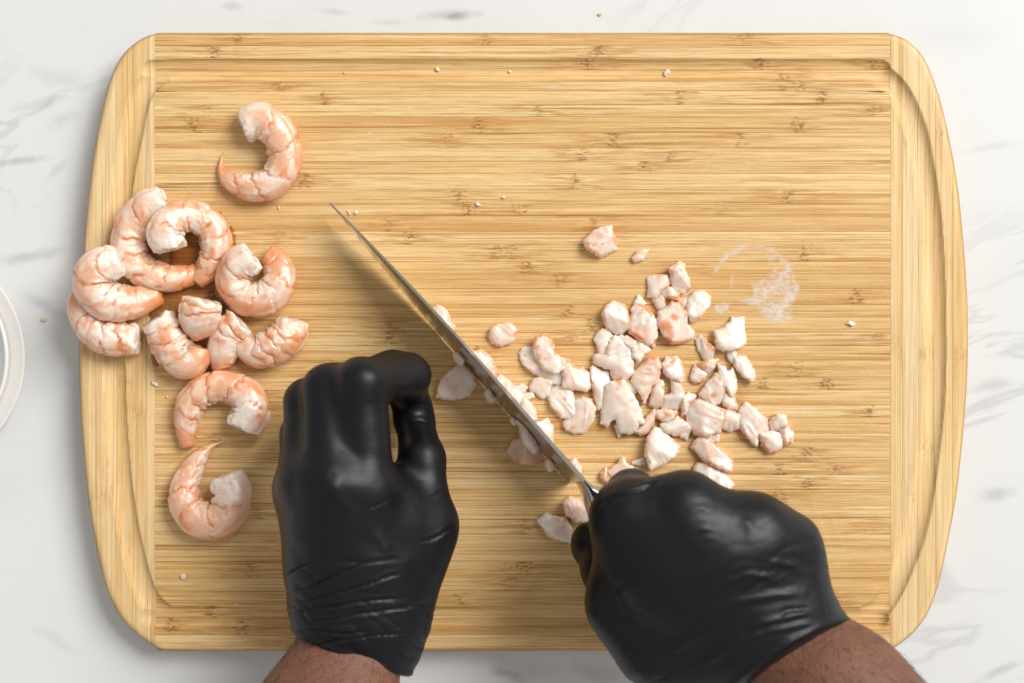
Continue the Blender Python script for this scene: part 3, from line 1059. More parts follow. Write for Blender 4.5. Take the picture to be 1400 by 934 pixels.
    # a seam groove where the vein was drawn
    if r.random() < 0.8:
        sv = 0.55 + 0.25 * r.random()
        g = np.exp(-((V2 - sv) / 0.10) ** 2) * np.clip((0.75 - U2) / 0.1, 0, 1) * np.clip(0.5 + fbm(Q, seed + 43) * 1.3, 0, 1)
        rad -= 0.07 * g
        dark = np.maximum(dark, 0.22 * g)
    if red is not None:
        g = np.exp(-(((U2 - red[0]) / 0.05) ** 2 + ((V2 - red[1]) / 0.45) ** 2))
        dark = np.maximum(dark, g * 0.95)
    org = np.maximum(org, line)
    dark = np.maximum(dark, np.clip(line - 0.22, 0, 1) * 1.1)
    wht = wht * (1 - 0.85 * line)
    # tail end and head end closing
    close = np.ones(nU)
    if tail == 'stub':
        t = np.clip((u - 0.975) / 0.025, 0, 1)
        close = np.sqrt(np.maximum(1 - 0.92 * t * t, 0))
    elif tail == 'tip':
        t = np.clip((u - 0.84) / 0.16, 0, 1)
        close = 1 - 0.80 * t ** 0.8
    hcl = np.where(u < 0.03, 0.88 + 0.12 * np.sqrt(np.clip(u / 0.03, 0, 1)), 1.0)
    rr = rad * (wd * close * hcl)[:, None]
    hx = rr * cosv
    hz = rr * sinv * squash
    X = c[:, 0][:, None] + nrm[:, 0][:, None] * hx / S
    Y = c[:, 1][:, None] + nrm[:, 1][:, None] * hx / S
    # the torn head end is ragged lengthwise
    tear = np.clip(1 - U2 / (0.07 / max(ls, 0.4)), 0, 1) ** 1.5 * (5.0 * fbm(np.stack([cosv * 2.2 + sd, sinv * 2.2, 0 * cosv], -1), seed + 81, 3) - 1.0)
    X = X + tan[:, 0][:, None] * tear
    Y = Y + tan[:, 1][:, None] * tear
    zmid = zc[:, None] + 0 * X
    Z = zmid + hz
    Z = np.maximum(Z, TOP + lf[:, None] * (0.95) + 0.0003)
    hh = Z - TOP
    v = np.stack([(X - 700) * S * (H - lf[:, None]) / H, (467 - Y) * S * (H - lf[:, None]) / H, Z], -1)
    cen = v.mean(1)
    vv = v.reshape(-1, 3)
    col = np.stack([np.clip(org, 0, 1), wht, np.clip(dark, 0, 1)], -1).reshape(-1, 3)
    f = []
    ii, jj = np.meshgrid(np.arange(nU - 1), np.arange(nV), indexing='ij')
    a = ii * nV + jj
    b = ii * nV + (jj + 1) % nV
    f = np.stack([a, b, b + nV, a + nV], -1).reshape(-1, 4)
    # end caps as fans of two inner rings (rough cut face at the head)
    extra, ec = [], []
    faces = [f]
    base = len(vv)
    for end, ring0, dirn in ((0, 0, -1), (1, (nU - 1) * nV, 1)):
        k0 = 0 if end == 0 else nU - 1
        tdir = np.array([tan[k0, 0], -tan[k0, 1], 0]) * dirn
        cur = ring0 + np.arange(nV)
        for lev, (sc, out) in enumerate(((0.80, 0.0002), (0.40, 0.0006), (0.05, 0.0008))):
            jit = fbm(np.stack([cosv[0] * 3 + seed, sinv[0] * 3, np.full(nV, lev * 2.0)], -1), seed + 50 + end)
            ring = cen[k0] + (v[k0] - cen[k0]) * sc + tdir * (out + 0.0009 * jit[:, None]) * (1 if end == 0 else 0.4)
            ring[:, 2] = np.maximum(ring[:, 2], TOP + lf[k0] + 0.0003)
            ids_ = base + np.arange(nV)
            extra.append(ring)
            ec.append(np.stack([np.full(nV, 0.08 if end == 0 else 0.6), np.full(nV, 0.9 if end == 0 else 0.15), np.clip(jit * 0.4, 0, 0.3)], -1))
            nx_ = np.roll(cur, -1)
            ni = np.roll(ids_, -1)
            qd = np.stack([cur, ids_, ni, nx_], -1)
            faces.append(qd if end == 0 else qd[:, ::-1])
            cur = ids_
            base += nV
    vv = np.vstack([vv] + extra)
    col = np.vstack([col] + ec)
    o = new_obj('shrimp', mesh_from('shrimp', vv, np.vstack(faces), M_SHRIMP, True, col))
    tag(o, label, 'shrimp', 'peeled whole shrimps on the left of the board')
    return o


SH = 'shrimp'
shrimp('lone curled shrimp at the top of the board, opening to the left', [(337, 176), (360, 168), (384, 185), (393, 215), (381, 245), (355, 257), (325, 252), (306, 238), (303, 221), (307, 209)],
       [0], [46, 49, 47, 46, 44, 42, 38, 30, 15, 7], 1, 'tip', 1.5, 0.9)
shrimp('large curled shrimp at the upper left of the pile, under another', [(229, 278), (203, 291), (184, 316), (182, 346), (198, 370), (228, 381), (258, 378), (276, 370)],
       [1.5, 1, 0, 0, 0, 0, 0, 0], [48, 48, 46, 46, 44, 40, 32, 22], 2, 'stub', 1.3, 0.7)
shrimp('round curled shrimp lying on top of the pile, white torn end inward', [(237, 340), (231, 318), (248, 298), (275, 299), (295, 318), (297, 346), (285, 370), (268, 386)],
       [9, 7, 4, 1.5, 0, 0, 0, 0], [44, 50, 44, 42, 42, 40, 34, 24], 3, 'stub', 2.6, 0.55)
shrimp('shrimp at the left end of the pile resting on another, hanging over the board edge', [(168, 358), (142, 367), (134, 390), (150, 411), (178, 415), (203, 409), (224, 401)],
       [9, 8, 7, 5, 3, 1, 0], [42, 52, 54, 52, 47, 40, 26], 4, 'stub', 1.5, 0.8, 0.84, 5)
shrimp('lowest left shrimp of the pile, half off the board rim', [(191, 464), (166, 463), (142, 456), (124, 438), (116, 416), (120, 398)],
       [0, 0, 0, 0, 0, 0], [40, 46, 47, 44, 40, 30], 5, 'stub', 0.6, 0.8, 0.84, 4)
shrimp('tightly curled ring shaped shrimp at the right of the pile', [(347, 352), (328, 366), (323, 388), (338, 407), (361, 410), (380, 396), (384, 374), (376, 356), (365, 349)],
       [7, 5, 3, 2, 2, 2, 2, 1, 0], [44, 47, 45, 45, 45, 45, 44, 38, 30], 6, 'stub', 1.4, 1.15)
shrimp('short white shrimp standing in the middle of the pile', [(280, 412), (277, 428), (282, 446), (288, 462)],
       [7, 6, 4, 2], [48, 56, 52, 34], 7, 'stub', 1.2, 0.5, 0.75, 2)
shrimp('folded shrimp at the bottom left of the pile, white end upward', [(220, 436), (231, 456), (242, 478), (257, 494), (270, 487), (274, 473)],
       [0, 0, 0, 0, 1, 2], [44, 50, 52, 50, 46, 36], 8, 'stub', 2.0, 0.7, 0.8, 4)
shrimp('narrow shrimp with a red streak between two others in the pile', [(331, 440), (316, 455), (308, 475), (306, 497), (308, 505)],
       [2, 2, 1, 0, 0], [44, 42, 42, 40, 26], 9, 'stub', 0.8, 0.8, 0.8, 2, red=(0.48, 1.3))
shrimp('shrimp at the lower right of the pile, pointed end to the right', [(402, 440), (398, 457), (378, 472), (355, 480), (338, 470), (332, 452)],
       [0, 0, 0, 0, 0, 0], [38, 50, 50, 46, 36, 22], 10, 'stub', 1.2, 0.85, 0.84, 4)
shrimp('arch shaped shrimp directly below the pile, opening downward', [(337, 584), (346, 562), (338, 540), (312, 528), (284, 532), (265, 550), (258, 576), (258, 600), (261, 612)],
       [0], [50, 50, 46, 42, 41, 40, 36, 28, 20], 11, 'stub', 1.9, 0.9)
shrimp('bottommost curled shrimp with a pointed orange tail touching the one above', [(312, 650), (321, 672), (316, 698), (294, 711), (268, 702), (256, 680), (259, 654), (271, 630), (287, 612), (307, 603)],
       [0], [48, 50, 50, 48, 47, 43, 36, 28, 18, 7], 12, 'tip', 1.9, 0.75)

# ------------------------------------------------------------------ chopped pieces
CROPS = {'A': (690, 450, 6.229), 'B': (800, 350, 6.227), 'D': (800, 450, 6.227), 'F': (880, 480, 4.914), 'G': (900, 350, 4.67), 'I': (730, 560, 4.918), 'K': (650, 300, 3.111),
         'L': (580, 400, 3.735), 'M': (690, 560, 3.333)}


def piece(crop, pts, T, lift, org, label, rim=0.25, seed=0, tilt=(0, 0), name='shrimp_piece', grp='chopped shrimp pieces on the board', stick=False, pink=0.0, fine=0.00037):
    ox, oy, sc = CROPS[crop]
    poly = np.array([(ox + x / sc, oy + y / sc) for x, y in pts])
    T, lift = T / 1000.0, lift / 1000.0
    k = (H - lift - T * 0.6) / H
    w = np.stack([(poly[:, 0] - 700) * S * k, (467 - poly[:, 1]) * S * k], -1)
    lo, hi = w.min(0) - 0.0016, w.max(0) + 0.0016
    h = fine
    nx, ny = np.ceil((hi - lo) / h).astype(int) + 1
    nz = int((T * 1.7 + 0.0016) / h) + 2
    xs, ys_ = lo[0] + np.arange(nx) * h, lo[1] + np.arange(ny) * h
    X, Y = np.meshgrid(xs, ys_, indexing='ij')
    d, ins = poly_dist(X, Y, w)
    d = np.where(ins, -d, d)
    q = np.stack([X, Y, np.full_like(X, seed * 0.37)], -1)
    d = d + 0.00042 * fbm(q * 350, seed, 2) + 0.00048 * fbm(q * 900, seed + 1, 2) - (0.00095 if fine > 0.0003 else 0.0002)
    cx, cy = w.mean(0)
    ext = max(hi - lo) / 2
    top = T * (1 + 0.20 * fbm(q * 150, seed + 3, 2) + tilt[0] * (X - cx) / ext + tilt[1] * (Y - cy) / ext)
    rp = random.Random(seed)
    for _ in range(2):                                    # knife facets
        an, sl = rp.uniform(0, 6.28), rp.uniform(0.15, 0.6)
        top = smin(top, T * rp.uniform(0.9, 1.2) - sl * ((X - cx) * math.cos(an) + (Y - cy) * math.sin(an)), 0.0006)
    fa = rp.uniform(0, 3.1)
    fx, fy = X * math.cos(fa) + Y * math.sin(fa), -X * math.sin(fa) + Y * math.cos(fa)
    top += 0.0006 * (0.4 - np.abs(vnoise(np.stack([fx * 130, fy * 380, q[..., 2]], -1), seed + 5)))
    top = np.clip(top, T * 0.35, T * 1.55)
    zs = -0.001 + np.arange(nz) * h
    Z = zs[None, None, :]
    wall = 0.00035 * fbm(np.stack(np.broadcast_arrays(X[..., None], Y[..., None], Z), -1) * 380, seed + 8, 2)
    f = smax(d[..., None] + wall + 0.25 * np.clip(T * 0.5 - Z, 0, 1), Z - top[..., None], min(0.0030, T * 0.62))
    f = smax(f, -Z + 0 * f, 0.0012)
    v, qd = surface_nets(f, (lo[0], lo[1], -0.001), h)
    acc = np.zeros_like(v)
    cnt = np.zeros(len(v))
    for a, b in ((0, 1), (1, 2), (2, 3), (3, 0)):
        np.add.at(acc, qd[:, a], v[qd[:, b]])
        np.add.at(cnt, qd[:, a], 1)
    v = v * 0.75 + 0.25 * acc / cnt[:, None]
    dv, iv = poly_dist(v[:, 0], v[:, 1], w)
    nz_ = fbm(v * 300 + seed, seed + 12, 3)
    o = np.full(len(v), 0.04) + 0.16 * np.clip(nz_ + 0.2, 0, 1) + pink
    o += rim * 1.7 * np.exp(-(dv / 0.0009) ** 2) * np.clip(0.25 + 2.4 * fbm(v * 130, seed + 14, 2), 0, 1)
    isl = fbm(v * 160 + seed, seed + 18, 3)
    o += 0.55 * rim * np.exp(-((isl - 0.22) / 0.05) ** 2) + 0.10 * (rp.random() - 0.3)
    dk = np.zeros(len(v))
    for g in org:
        gx, gy, gr = (ox + g[0] / sc - 700) * S * k, (467 - oy - g[1] / sc) * S * k, g[2] / sc * S
        a = g[3] if len(g) > 3 else 0.8
        e = np.clip(1.15 - np.hypot(v[:, 0] - gx, v[:, 1] - gy) / gr + 0.7 * nz_, 0, 1)
        e = e * e * (3 - 2 * e)
        if a > 1:
            dk = np.maximum(dk, e * (a - 1))
        else:
            o = np.maximum(o, e * a)
    wt = np.clip(0.32 + 1.3 * fbm(v * 170, seed + 16, 2), 0, 0.85) * (1 - np.clip(o * 1.3, 0, 1))
    col = np.stack([np.clip(o, 0, 1), wt, np.clip(dk, 0, 1)], -1)
    if stick:                                             # clings to the near face of the blade
        c0 = np.array([cx, cy])
        vv = np.empty_like(v)
        nf = -side if (side @ perp) > 0 else side          # normal of the lower-left face
        along = bd
        rel = (v[:, :2] - c0)
        a = rel @ bd[:2]
        b = rel @ perp[:2]
        px_, py_ = np.array([cx, cy]), None
        s0 = float((np.array([cx, cy]) - E0[:2]) @ bd[:2])
        off = float((np.array([cx, cy]) - E0[:2]) @ perp[:2])
        zc = stick / 1000.0
        for i_ in range(3):
            vv[:, i_] = E0[i_] + bd[i_] * (s0 + a) + lean[i_] * (zc + b * 1.6) + nf[i_] * (0.0007 + v[:, 2])
        v = vv
    else:
        v = v + np.array([0, 0, TOP + lift + 0.00015])
    ob = new_obj(name, mesh_from(name, v, qd, M_PIECE, True, col))
    tag(ob, label, 'shrimp piece', grp)
    return ob


PIECES = [
    ('A', [(118, 215), (140, 160), (200, 135), (250, 145), (300, 250), (390, 350), (500, 360), (540, 420), (480, 490), (400, 470), (300, 410), (180, 320), (130, 260)], 4.5, 0, [(175, 222, 22, 1.6), (120, 230, 20, .5)], 'long pale slab with a red dot at the left of the group beside the knife', .3),
    ('A', [(250, 120), (270, 70), (330, 48), (390, 80), (405, 140), (400, 190), (460, 240), (490, 330), (430, 370), (330, 330), (280, 250), (255, 180)], 4.5, 3.2, [(280, 150, 45, .8), (300, 230, 45, .7), (350, 255, 25, 1.5), (300, 180, 18, 1.4), (425, 215, 22, .9), (310, 55, 25, .7)], 'orange ribbed roll lying on the long pale slab right of the knife', .7),
    ('A', [(455, 240), (560, 280), (590, 330), (660, 330), (720, 370), (745, 480), (700, 525), (600, 510), (500, 490), (515, 400), (480, 330)], 5.0, 0.8, [(728, 455, 16, 1.7), (600, 520, 30, .6)], 'broad white slab touching the right end of the orange ribbed roll', .25),
    ('A', [(215, 490), (240, 430), (300, 412), (390, 460), (370, 560), (330, 590), (290, 560), (260, 530), (225, 530)], 3.4, 0, [], 'small pale flake tucked below the long pale slab near the knife', .15),
    ('A', [(360, 560), (400, 500), (480, 485), (570, 520), (590, 600), (605, 720), (560, 770), (490, 760), (400, 660)], 5.0, 0, [(520, 590, 36, .85), (385, 580, 18, 1.4)], 'thick piece with an orange spot below the broad white slab', .35),
    ('A', [(590, 620), (650, 580), (740, 610), (765, 680), (740, 800), (690, 885), (610, 895), (520, 860), (505, 790), (560, 760), (590, 700)], 5.5, 0.3, [(705, 620, 20, 1.4), (570, 840, 40, .7), (640, 585, 35, .6)], 'rounded white chunk with a brown dot, lowest of the group beside the knife', .35),
    ('A', [(110, 500), (150, 475), (180, 500), (160, 540), (115, 530)], 1.6, 0, [], 'tiny pale scrap between the blade and the small pale flake', .1),
    ('B', [(520, 200), (540, 165), (690, 165), (715, 230), (700, 270), (640, 290), (600, 350), (530, 345), (550, 270)], 4.2, 0, [], 'flat square flake at the upper left of the topmost cluster', .2),
    ('B', [(720, 110), (760, 90), (810, 60), (855, 70), (850, 130), (900, 200), (905, 280), (820, 330), (740, 280), (725, 220), (740, 160)], 5.5, 0.3, [(810, 122, 20, .8), (900, 290, 30, .6), (720, 210, 25, .5)], 'highest piece of the chopped heap with a notched upper tip', .3),
    ('B', [(630, 290), (720, 265), (800, 320), (780, 360), (700, 350), (650, 330)], 3.2, 1.0, [(700, 310, 60, .55)], 'thin orange tinged strip bridging the topmost cluster', .6),
    ('B', [(585, 370), (640, 335), (675, 370), (680, 430), (640, 470), (610, 440)], 3.5, 0, [(600, 400, 20, .6)], 'small white nub left of the orange and white chunk in the topmost cluster', .35),
    ('B', [(630, 480), (700, 440), (735, 385), (800, 410), (850, 480), (860, 580), (930, 640), (925, 700), (820, 740), (740, 740), (670, 670), (625, 560)], 6.5, 0, [(680, 590, 75, .9), (720, 660, 50, .8), (760, 530, 40, .75)], 'big half orange half white chunk at the bottom of the topmost cluster', .5),
    ('G', [(185, 270), (230, 220), (290, 210), (335, 260), (320, 320), (260, 390), (215, 415), (180, 370), (190, 320)], 5.2, 0.2, [(230, 330, 20, .35)], 'rounded pale piece at the right side of the topmost cluster', .3),
    ('B', [(780, 345), (870, 360), (885, 420), (850, 440), (790, 390)], 2.6, 0, [(830, 380, 40, .6)], 'narrow brownish scrap in the middle of the topmost cluster', .5),
    ('B', [(150, 470), (190, 430), (215, 400), (245, 370), (290, 390), (340, 410), (370, 470), (380, 540), (370, 620), (310, 665), (260, 675), (200, 630), (165, 570)], 6.0, 0.5, [(165, 540, 25, .8), (200, 625, 30, .8), (340, 430, 25, .5)], 'white oval slice with an orange left rim', .6),
    ('B', [(380, 640), (400, 460), (430, 410), (500, 430), (560, 500), (610, 570), (605, 700), (590, 775), (540, 755), (480, 710)], 6.0, 0, [(490, 640, 130, .55), (530, 560, 30, 1.35), (450, 500, 40, .7), (420, 620, 40, .7)], 'orange wedge with a pointed lower corner, right of the white oval slice', .6),
    ('B', [(415, 410), (455, 340), (515, 405)], 2.6, 0, [], 'little white triangle at the upper tip of the orange wedge', .1),
    ('B', [(80, 710), (120, 650), (180, 630), (225, 680), (200, 760), (180, 850), (125, 850), (110, 770)], 3.6, 0, [], 'pinkish flake narrowing downward, lower left of the white oval slice', .2),
    ('B', [(285, 680), (360, 670), (430, 730), (450, 790), (490, 850), (460, 890), (410, 850), (400, 790), (330, 740)], 3.8, 2.4, [], 'curved pinkish ribbon under the white oval slice', .3),
    ('B', [(435, 710), (480, 705), (530, 760), (550, 800), (500, 830), (450, 770)], 3.4, 0, [(540, 800, 20, .5)], 'small translucent flake below the orange wedge', .25),
    ('D', [(190, 230), (210, 110), (250, 70), (300, 80), (380, 170), (400, 260), (400, 370), (350, 420), (250, 430), (220, 350), (80, 290), (70, 240), (100, 220)], 5.5, 0.2, [(290, 430, 60, .5)], 'tall white slab below the white oval slice with a spur to the left', .2),
    ('D', [(50, 370), (60, 310), (150, 350), (210, 350), (230, 430), (180, 520), (140, 660), (110, 680), (80, 560)], 4.6, 0, [(55, 330, 25, .7), (100, 560, 40, .3)], 'upright pale strip at the left edge of the large frilly piece', .4),
    ('D', [(180, 490), (240, 450), (330, 440), (370, 520), (430, 610), (470, 700), (500, 800), (450, 800), (420, 860), (380, 890), (290, 880), (265, 765), (240, 770), (190, 840), (135, 810), (140, 650)], 6.0, 1.5, [(268, 510, 26, .55), (285, 440, 40, .8), (265, 440, 14, 1.4), (400, 600, 25, .4)], 'large frilly white piece with a notch in its lower edge', .1),
    ('D', [(255, 830), (300, 800), (315, 890), (285, 920)], 2.4, 0, [], 'tiny grey white scrap below the notch of the frilly piece', .1),
    ('D', [(400, 380), (480, 320), (540, 245), (610, 250), (640, 320), (610, 440), (560, 490), (510, 620), (440, 500), (400, 440)], 5.6, 0.2, [(630, 340, 35, .5), (420, 500, 20, .4)], 'kite shaped white piece right of the tall white slab', .3),
    ('D', [(560, 530), (600, 450), (660, 440), (650, 560), (640, 650), (590, 685), (540, 650)], 5.0, 0, [(570, 540, 30, .6), (530, 650, 25, .7)], 'white sliver with orange left side below the kite shaped piece', .4),
    ('D', [(355, 400), (400, 380), (440, 470), (435, 530), (400, 550), (365, 510)], 3.0, 0.1, [], 'small clear flake between the frilly piece and the kite shaped piece', .2),
    ('D', [(665, 300), (700, 235), (780, 225), (820, 280), (840, 400), (820, 450), (730, 420), (680, 370)], 5.8, 0.3, [(740, 260, 80, .8), (690, 310, 35, .7)], 'mushroom shaped piece with an orange cap', .3),
    ('D', [(735, 440), (790, 445), (835, 520), (830, 600), (790, 700), (720, 690), (640, 690), (640, 620), (700, 570), (750, 550)], 5.0, 0, [(780, 450, 25, .8), (730, 480, 20, .5)], 'bent pink piece forming the stalk below the orange cap', .3),
    ('D', [(590, 700), (660, 690), (780, 710), (760, 770), (700, 800), (610, 750)], 3.8, 0.4, [(690, 730, 75, .85)], 'orange sliver above the blocky white piece', .6),
    ('F', [(110, 490), (160, 470), (215, 430), (280, 480), (330, 530), (290, 610), (240, 570), (150, 540)], 5.5, 0.3, [(130, 520, 25, .5), (230, 580, 25, .5)], 'blocky bright white piece above the big triangular chunk', .25),
    ('D', [(430, 870), (500, 800), (560, 720), (590, 690), (585, 800), (540, 890), (470, 900)], 4.4, 0, [(570, 720, 25, .5)], 'pale crescent between the frilly piece and the triangular chunk', .3),
    ('F', [(280, 400), (310, 340), (380, 315), (450, 370), (540, 400), (545, 450), (510, 540), (420, 570), (340, 560), (290, 490)], 6.8, 0, [(310, 470, 45, .5), (350, 540, 60, .6), (475, 483, 10, 1.6), (300, 380, 30, .5)], 'large rounded white chunk with peach rim in the middle of the heap', .5),
    ('F', [(370, 290), (440, 200), (490, 150), (530, 200), (545, 270), (520, 350), (470, 380), (430, 340)], 5.5, 1.2, [(465, 292, 26, .9), (390, 290, 25, .4)], 'angular pinkish piece with a brown fleck above the large rounded chunk', .35),
    ('F', [(505, 85), (540, 110), (560, 160), (600, 110), (630, 200), (625, 270), (590, 300), (545, 240), (520, 180)], 5.2, 0.3, [(565, 270, 18, 1.3), (520, 110, 20, .3)], 'forked white piece with two upward points', .2),
    ('F', [(545, 260), (590, 300), (635, 360), (620, 390), (570, 390), (535, 345)], 4.4, 0, [(560, 280, 30, .6)], 'small pink piece below the forked white piece', .4),
    ('F', [(540, 410), (580, 400), (640, 430), (640, 520), (570, 540), (515, 510)], 4.5, 0, [], 'small cream block at the right of the large rounded chunk', .25),
    ('F', [(255, 320), (300, 280), (360, 300), (300, 350), (280, 420), (262, 430)], 4.2, 0, [(265, 400, 25, .6)], 'thin pink sliver at the upper left of the large rounded chunk', .4),
    ('F', [(320, 180), (345, 100), (390, 130), (420, 160), (380, 220), (345, 220)], 3.2, 0, [(350, 110, 30, .8), (340, 140, 14, 1.7), (370, 160, 20, .6)], 'shaggy brown specked scrap right of the orange cap', .7),
    ('F', [(370, 100), (430, 60), (505, 60), (470, 110), (430, 165), (400, 140)], 3.4, 0.5, [(395, 110, 35, .8), (410, 155, 14, 1.3)], 'small orange edged triangle beside the brown specked scrap', .5),
    ('G', [(365, 490), (460, 430), (475, 390), (555, 385), (560, 560), (500, 590), (420, 600), (375, 580)], 5.5, 0, [], 'square white piece at the far right below the dried smear', .15),
    ('G', [(480, 650), (560, 640), (600, 700), (620, 770), (600, 800), (540, 760), (490, 700)], 5.0, 0, [(610, 780, 25, .4)], 'pointed oval piece just below the square white piece', .25),
    ('G', [(435, 595), (480, 600), (495, 650), (470, 680), (450, 640)], 2.6, 0, [(460, 620, 30, .3)], 'tiny strip linking the square white piece to the pointed oval piece', .3),
    ('G', [(235, 530), (270, 505), (310, 560), (355, 590), (340, 650), (300, 660), (250, 600)], 3.0, 0, [(300, 555, 25, .35)], 'thin pinkish bean shaped flake below the topmost cluster', .5),
    ('F', [(635, 400), (690, 340), (760, 410), (825, 460), (840, 540), (780, 570), (760, 635), (700, 580), (650, 490)], 5.2, 0, [], 'long white sliver at the right of the heap pointing down', .2),
    ('F', [(840, 490), (900, 430), (945, 440), (960, 500), (900, 530), (850, 540)], 4.8, 0.2, [(850, 480, 25, .5)], 'upper cream piece of the rightmost trio', .3),
    ('F', [(790, 560), (850, 545), (920, 550), (950, 610), (900, 680), (840, 690), (800, 630)], 6.0, 0, [(810, 600, 30, .6), (840, 670, 30, .6)], 'rounded white front piece of the rightmost trio', .6),
    ('F', [(900, 530), (960, 500), (1010, 560), (1000, 610), (955, 620), (930, 560)], 4.6, 0, [(985, 590, 40, .85), (930, 540, 35, .6)], 'orange right hand piece of the rightmost trio', .6),
    ('F', [(15, 700), (30, 590), (80, 515), (150, 560), (240, 640), (235, 680), (150, 740), (50, 790), (40, 740)], 7.5, 0, [(120, 745, 30, .3)], 'big triangular white chunk above the fist', .2),
    ('F', [(320, 650), (350, 600), (390, 575), (470, 620), (590, 740), (585, 800), (540, 800), (400, 730)], 6.0, 0.2, [(430, 700, 30, .75), (520, 780, 45, .5)], 'slanted oblong chunk above the fist with an orange lower side', .4),
    ('F', [(395, 575), (440, 555), (500, 545), (500, 600), (440, 610)], 3.6, 0, [(450, 590, 40, .3)], 'small pink scrap between the large rounded chunk and the slanted chunk', .3),
    ('F', [(330, 790), (360, 745), (450, 755), (540, 820), (600, 900), (560, 960), (400, 930), (340, 860)], 5.5, 0, [(345, 790, 35, .6), (430, 760, 40, .6), (500, 850, 30, .5), (335, 850, 14, 1.4)], 'chunk with orange flecks partly hidden behind the knuckles of the fist', .5),
    ('I', [(490, 420), (560, 370), (600, 320), (620, 370), (660, 390), (620, 440), (530, 470)], 5.0, 0, [], 'white torn piece just above the index finger of the fist', .1),
    ('I', [(455, 430), (480, 400), (500, 450), (520, 475), (490, 500), (465, 480)], 4.0, 0, [(475, 430, 25, .8), (497, 440, 12, 1.7)], 'curved brown edged scrap beside the index finger of the fist', .8),
    ('I', [(670, 360), (740, 338), (748, 360), (700, 372)], 1.6, 0, [], 'tiny white shred above the fist, below the triangular chunk', .1),
    ('I', [(30, 740), (90, 700), (120, 730), (210, 730), (260, 790), (250, 905), (190, 890), (110, 850), (70, 800)], 6.0, 0, [(150, 740, 30, .5), (210, 740, 25, .8)], 'pale chunk at the left of the thumb of the fist', .35),
    ('I', [(205, 630), (240, 590), (310, 620), (400, 720), (395, 760), (290, 755), (220, 700)], 6.0, 0.3, [(225, 650, 40, .9), (265, 735, 30, .9), (245, 690, 30, .7), (350, 650, 25, .4)], 'orange streaked chunk above the thumb of the fist below the knife heel', .4),
    ('K', [(465, 95), (510, 50), (575, 30), (605, 130), (530, 158), (480, 125)], 6.5, 0, [(520, 70, 40, .45), (540, 105, 10, .9), (480, 105, 16, .8), (500, 110, 9, .9)], 'lone cube like chunk with a pink seam above the heap', .35),
    ('K', [(668, 165), (690, 135), (735, 132), (715, 165), (680, 178)], 3.0, 0, [], 'small white sliver right of the lone cube like chunk', .35),
    ('K', [(50, 500), (75, 460), (140, 442), (178, 470), (160, 515), (110, 538), (65, 535)], 4.6, 0, [(70, 520, 14, .7)], 'lone oval pinkish piece right of the knife blade', .5),
    ('L', [(65, 530), (95, 440), (130, 400), (190, 365), (250, 420), (265, 460), (230, 520), (150, 545)], 6.0, 0, [(180, 470, 60, .3)], 'pink fan shaped piece left of the knife near the pinching glove', .25),
    ('L', [(40, 85), (70, 65), (100, 85), (150, 175), (140, 205), (100, 180)], 6.0, 0, [], 'white piece highest along the right side of the blade', .1),
    ('L', [(240, 310), (290, 300), (340, 340), (370, 400), (365, 450), (300, 400), (260, 350)], 6.5, 0, [(350, 400, 25, .4)], 'rounded pale piece right against the middle of the blade', .3),
    ('L', [(350, 440), (390, 410), (450, 470), (505, 530), (480, 570), (430, 520), (370, 470)], 5.5, 0, [(365, 435, 20, .7), (420, 480, 30, .3)], 'mashed white strip along the right side of the blade', .2),
    ('L', [(480, 560), (515, 545), (560, 590), (575, 650), (540, 660), (500, 610)], 4.0, 0, [(540, 610, 25, .3)], 'crumbly pale bit right of the blade above its lower half', .2),
    ('L', [(570, 670), (630, 645), (655, 690), (652, 770), (620, 760), (590, 720)], 6.5, 0, [(630, 670, 25, .4)], 'rounded white piece against the lower right side of the blade', .25),
    ('L', [(505, 520), (550, 515), (560, 535), (520, 545)], 1.8, 0, [], 'flat pale shred pointing away from the right side of the blade', .1),
    ('L', [(410, 810), (450, 750), (500, 740), (590, 790), (620, 850), (580, 870), (500, 870), (430, 845)], 5.0, 0, [(480, 800, 80, .35)], 'glassy brownish pink piece under the lower half of the blade', .3, 0.35),
    ('M', [(285, 245), (318, 222), (345, 270), (335, 310), (300, 300)], 5.0, 0, [], 'small white piece right of the blade next to its heel', .1),
]
for i, p in enumerate(PIECES):
    pk = p[7] if len(p) > 7 else 0.0
    r = random.Random(100 + i)
    piece(p[0], p[1], p[2] * 1.05, p[3], p[4], p[5], p[6], seed=60 + i * 3, tilt=(r.uniform(-.28, .28), r.uniform(-.28, .28)), pink=pk + (r.uniform(0.06, 0.18) if r.random() < 0.25 else 0.0))
STUCK = [
    ('L', [(470, 640), (520, 650), (570, 720), (580, 790), (560, 815), (530, 800), (490, 740)], 6.0, 'large white piece stuck to the near side of the blade', 13),
    ('L', [(155, 325), (180, 305), (215, 330), (200, 355), (165, 345)], 4.2, 'topmost small scrap stuck to the near side of the blade', 13),
    ('L', [(310, 505), (340, 490), (370, 540), (325, 568)], 4.6, 'pale scrap stuck to the middle of the near side of the blade', 8),
    ('L', [(430, 640), (455, 635), (470, 660), (450, 672)], 3.0, 'tiny scrap stuck just above the large white piece on the blade', 9),
    ('L', [(600, 870), (625, 855), (648, 890), (615, 925)], 4.6, 'lowest scrap stuck to the near side of the blade', 8),
]
for i, (c, pts, T, lab, zc) in enumerate(STUCK):
    piece(c, pts, T, 0, [], lab, .1, seed=300 + i * 5, grp='shrimp scraps stuck to the knife blade', stick=zc)

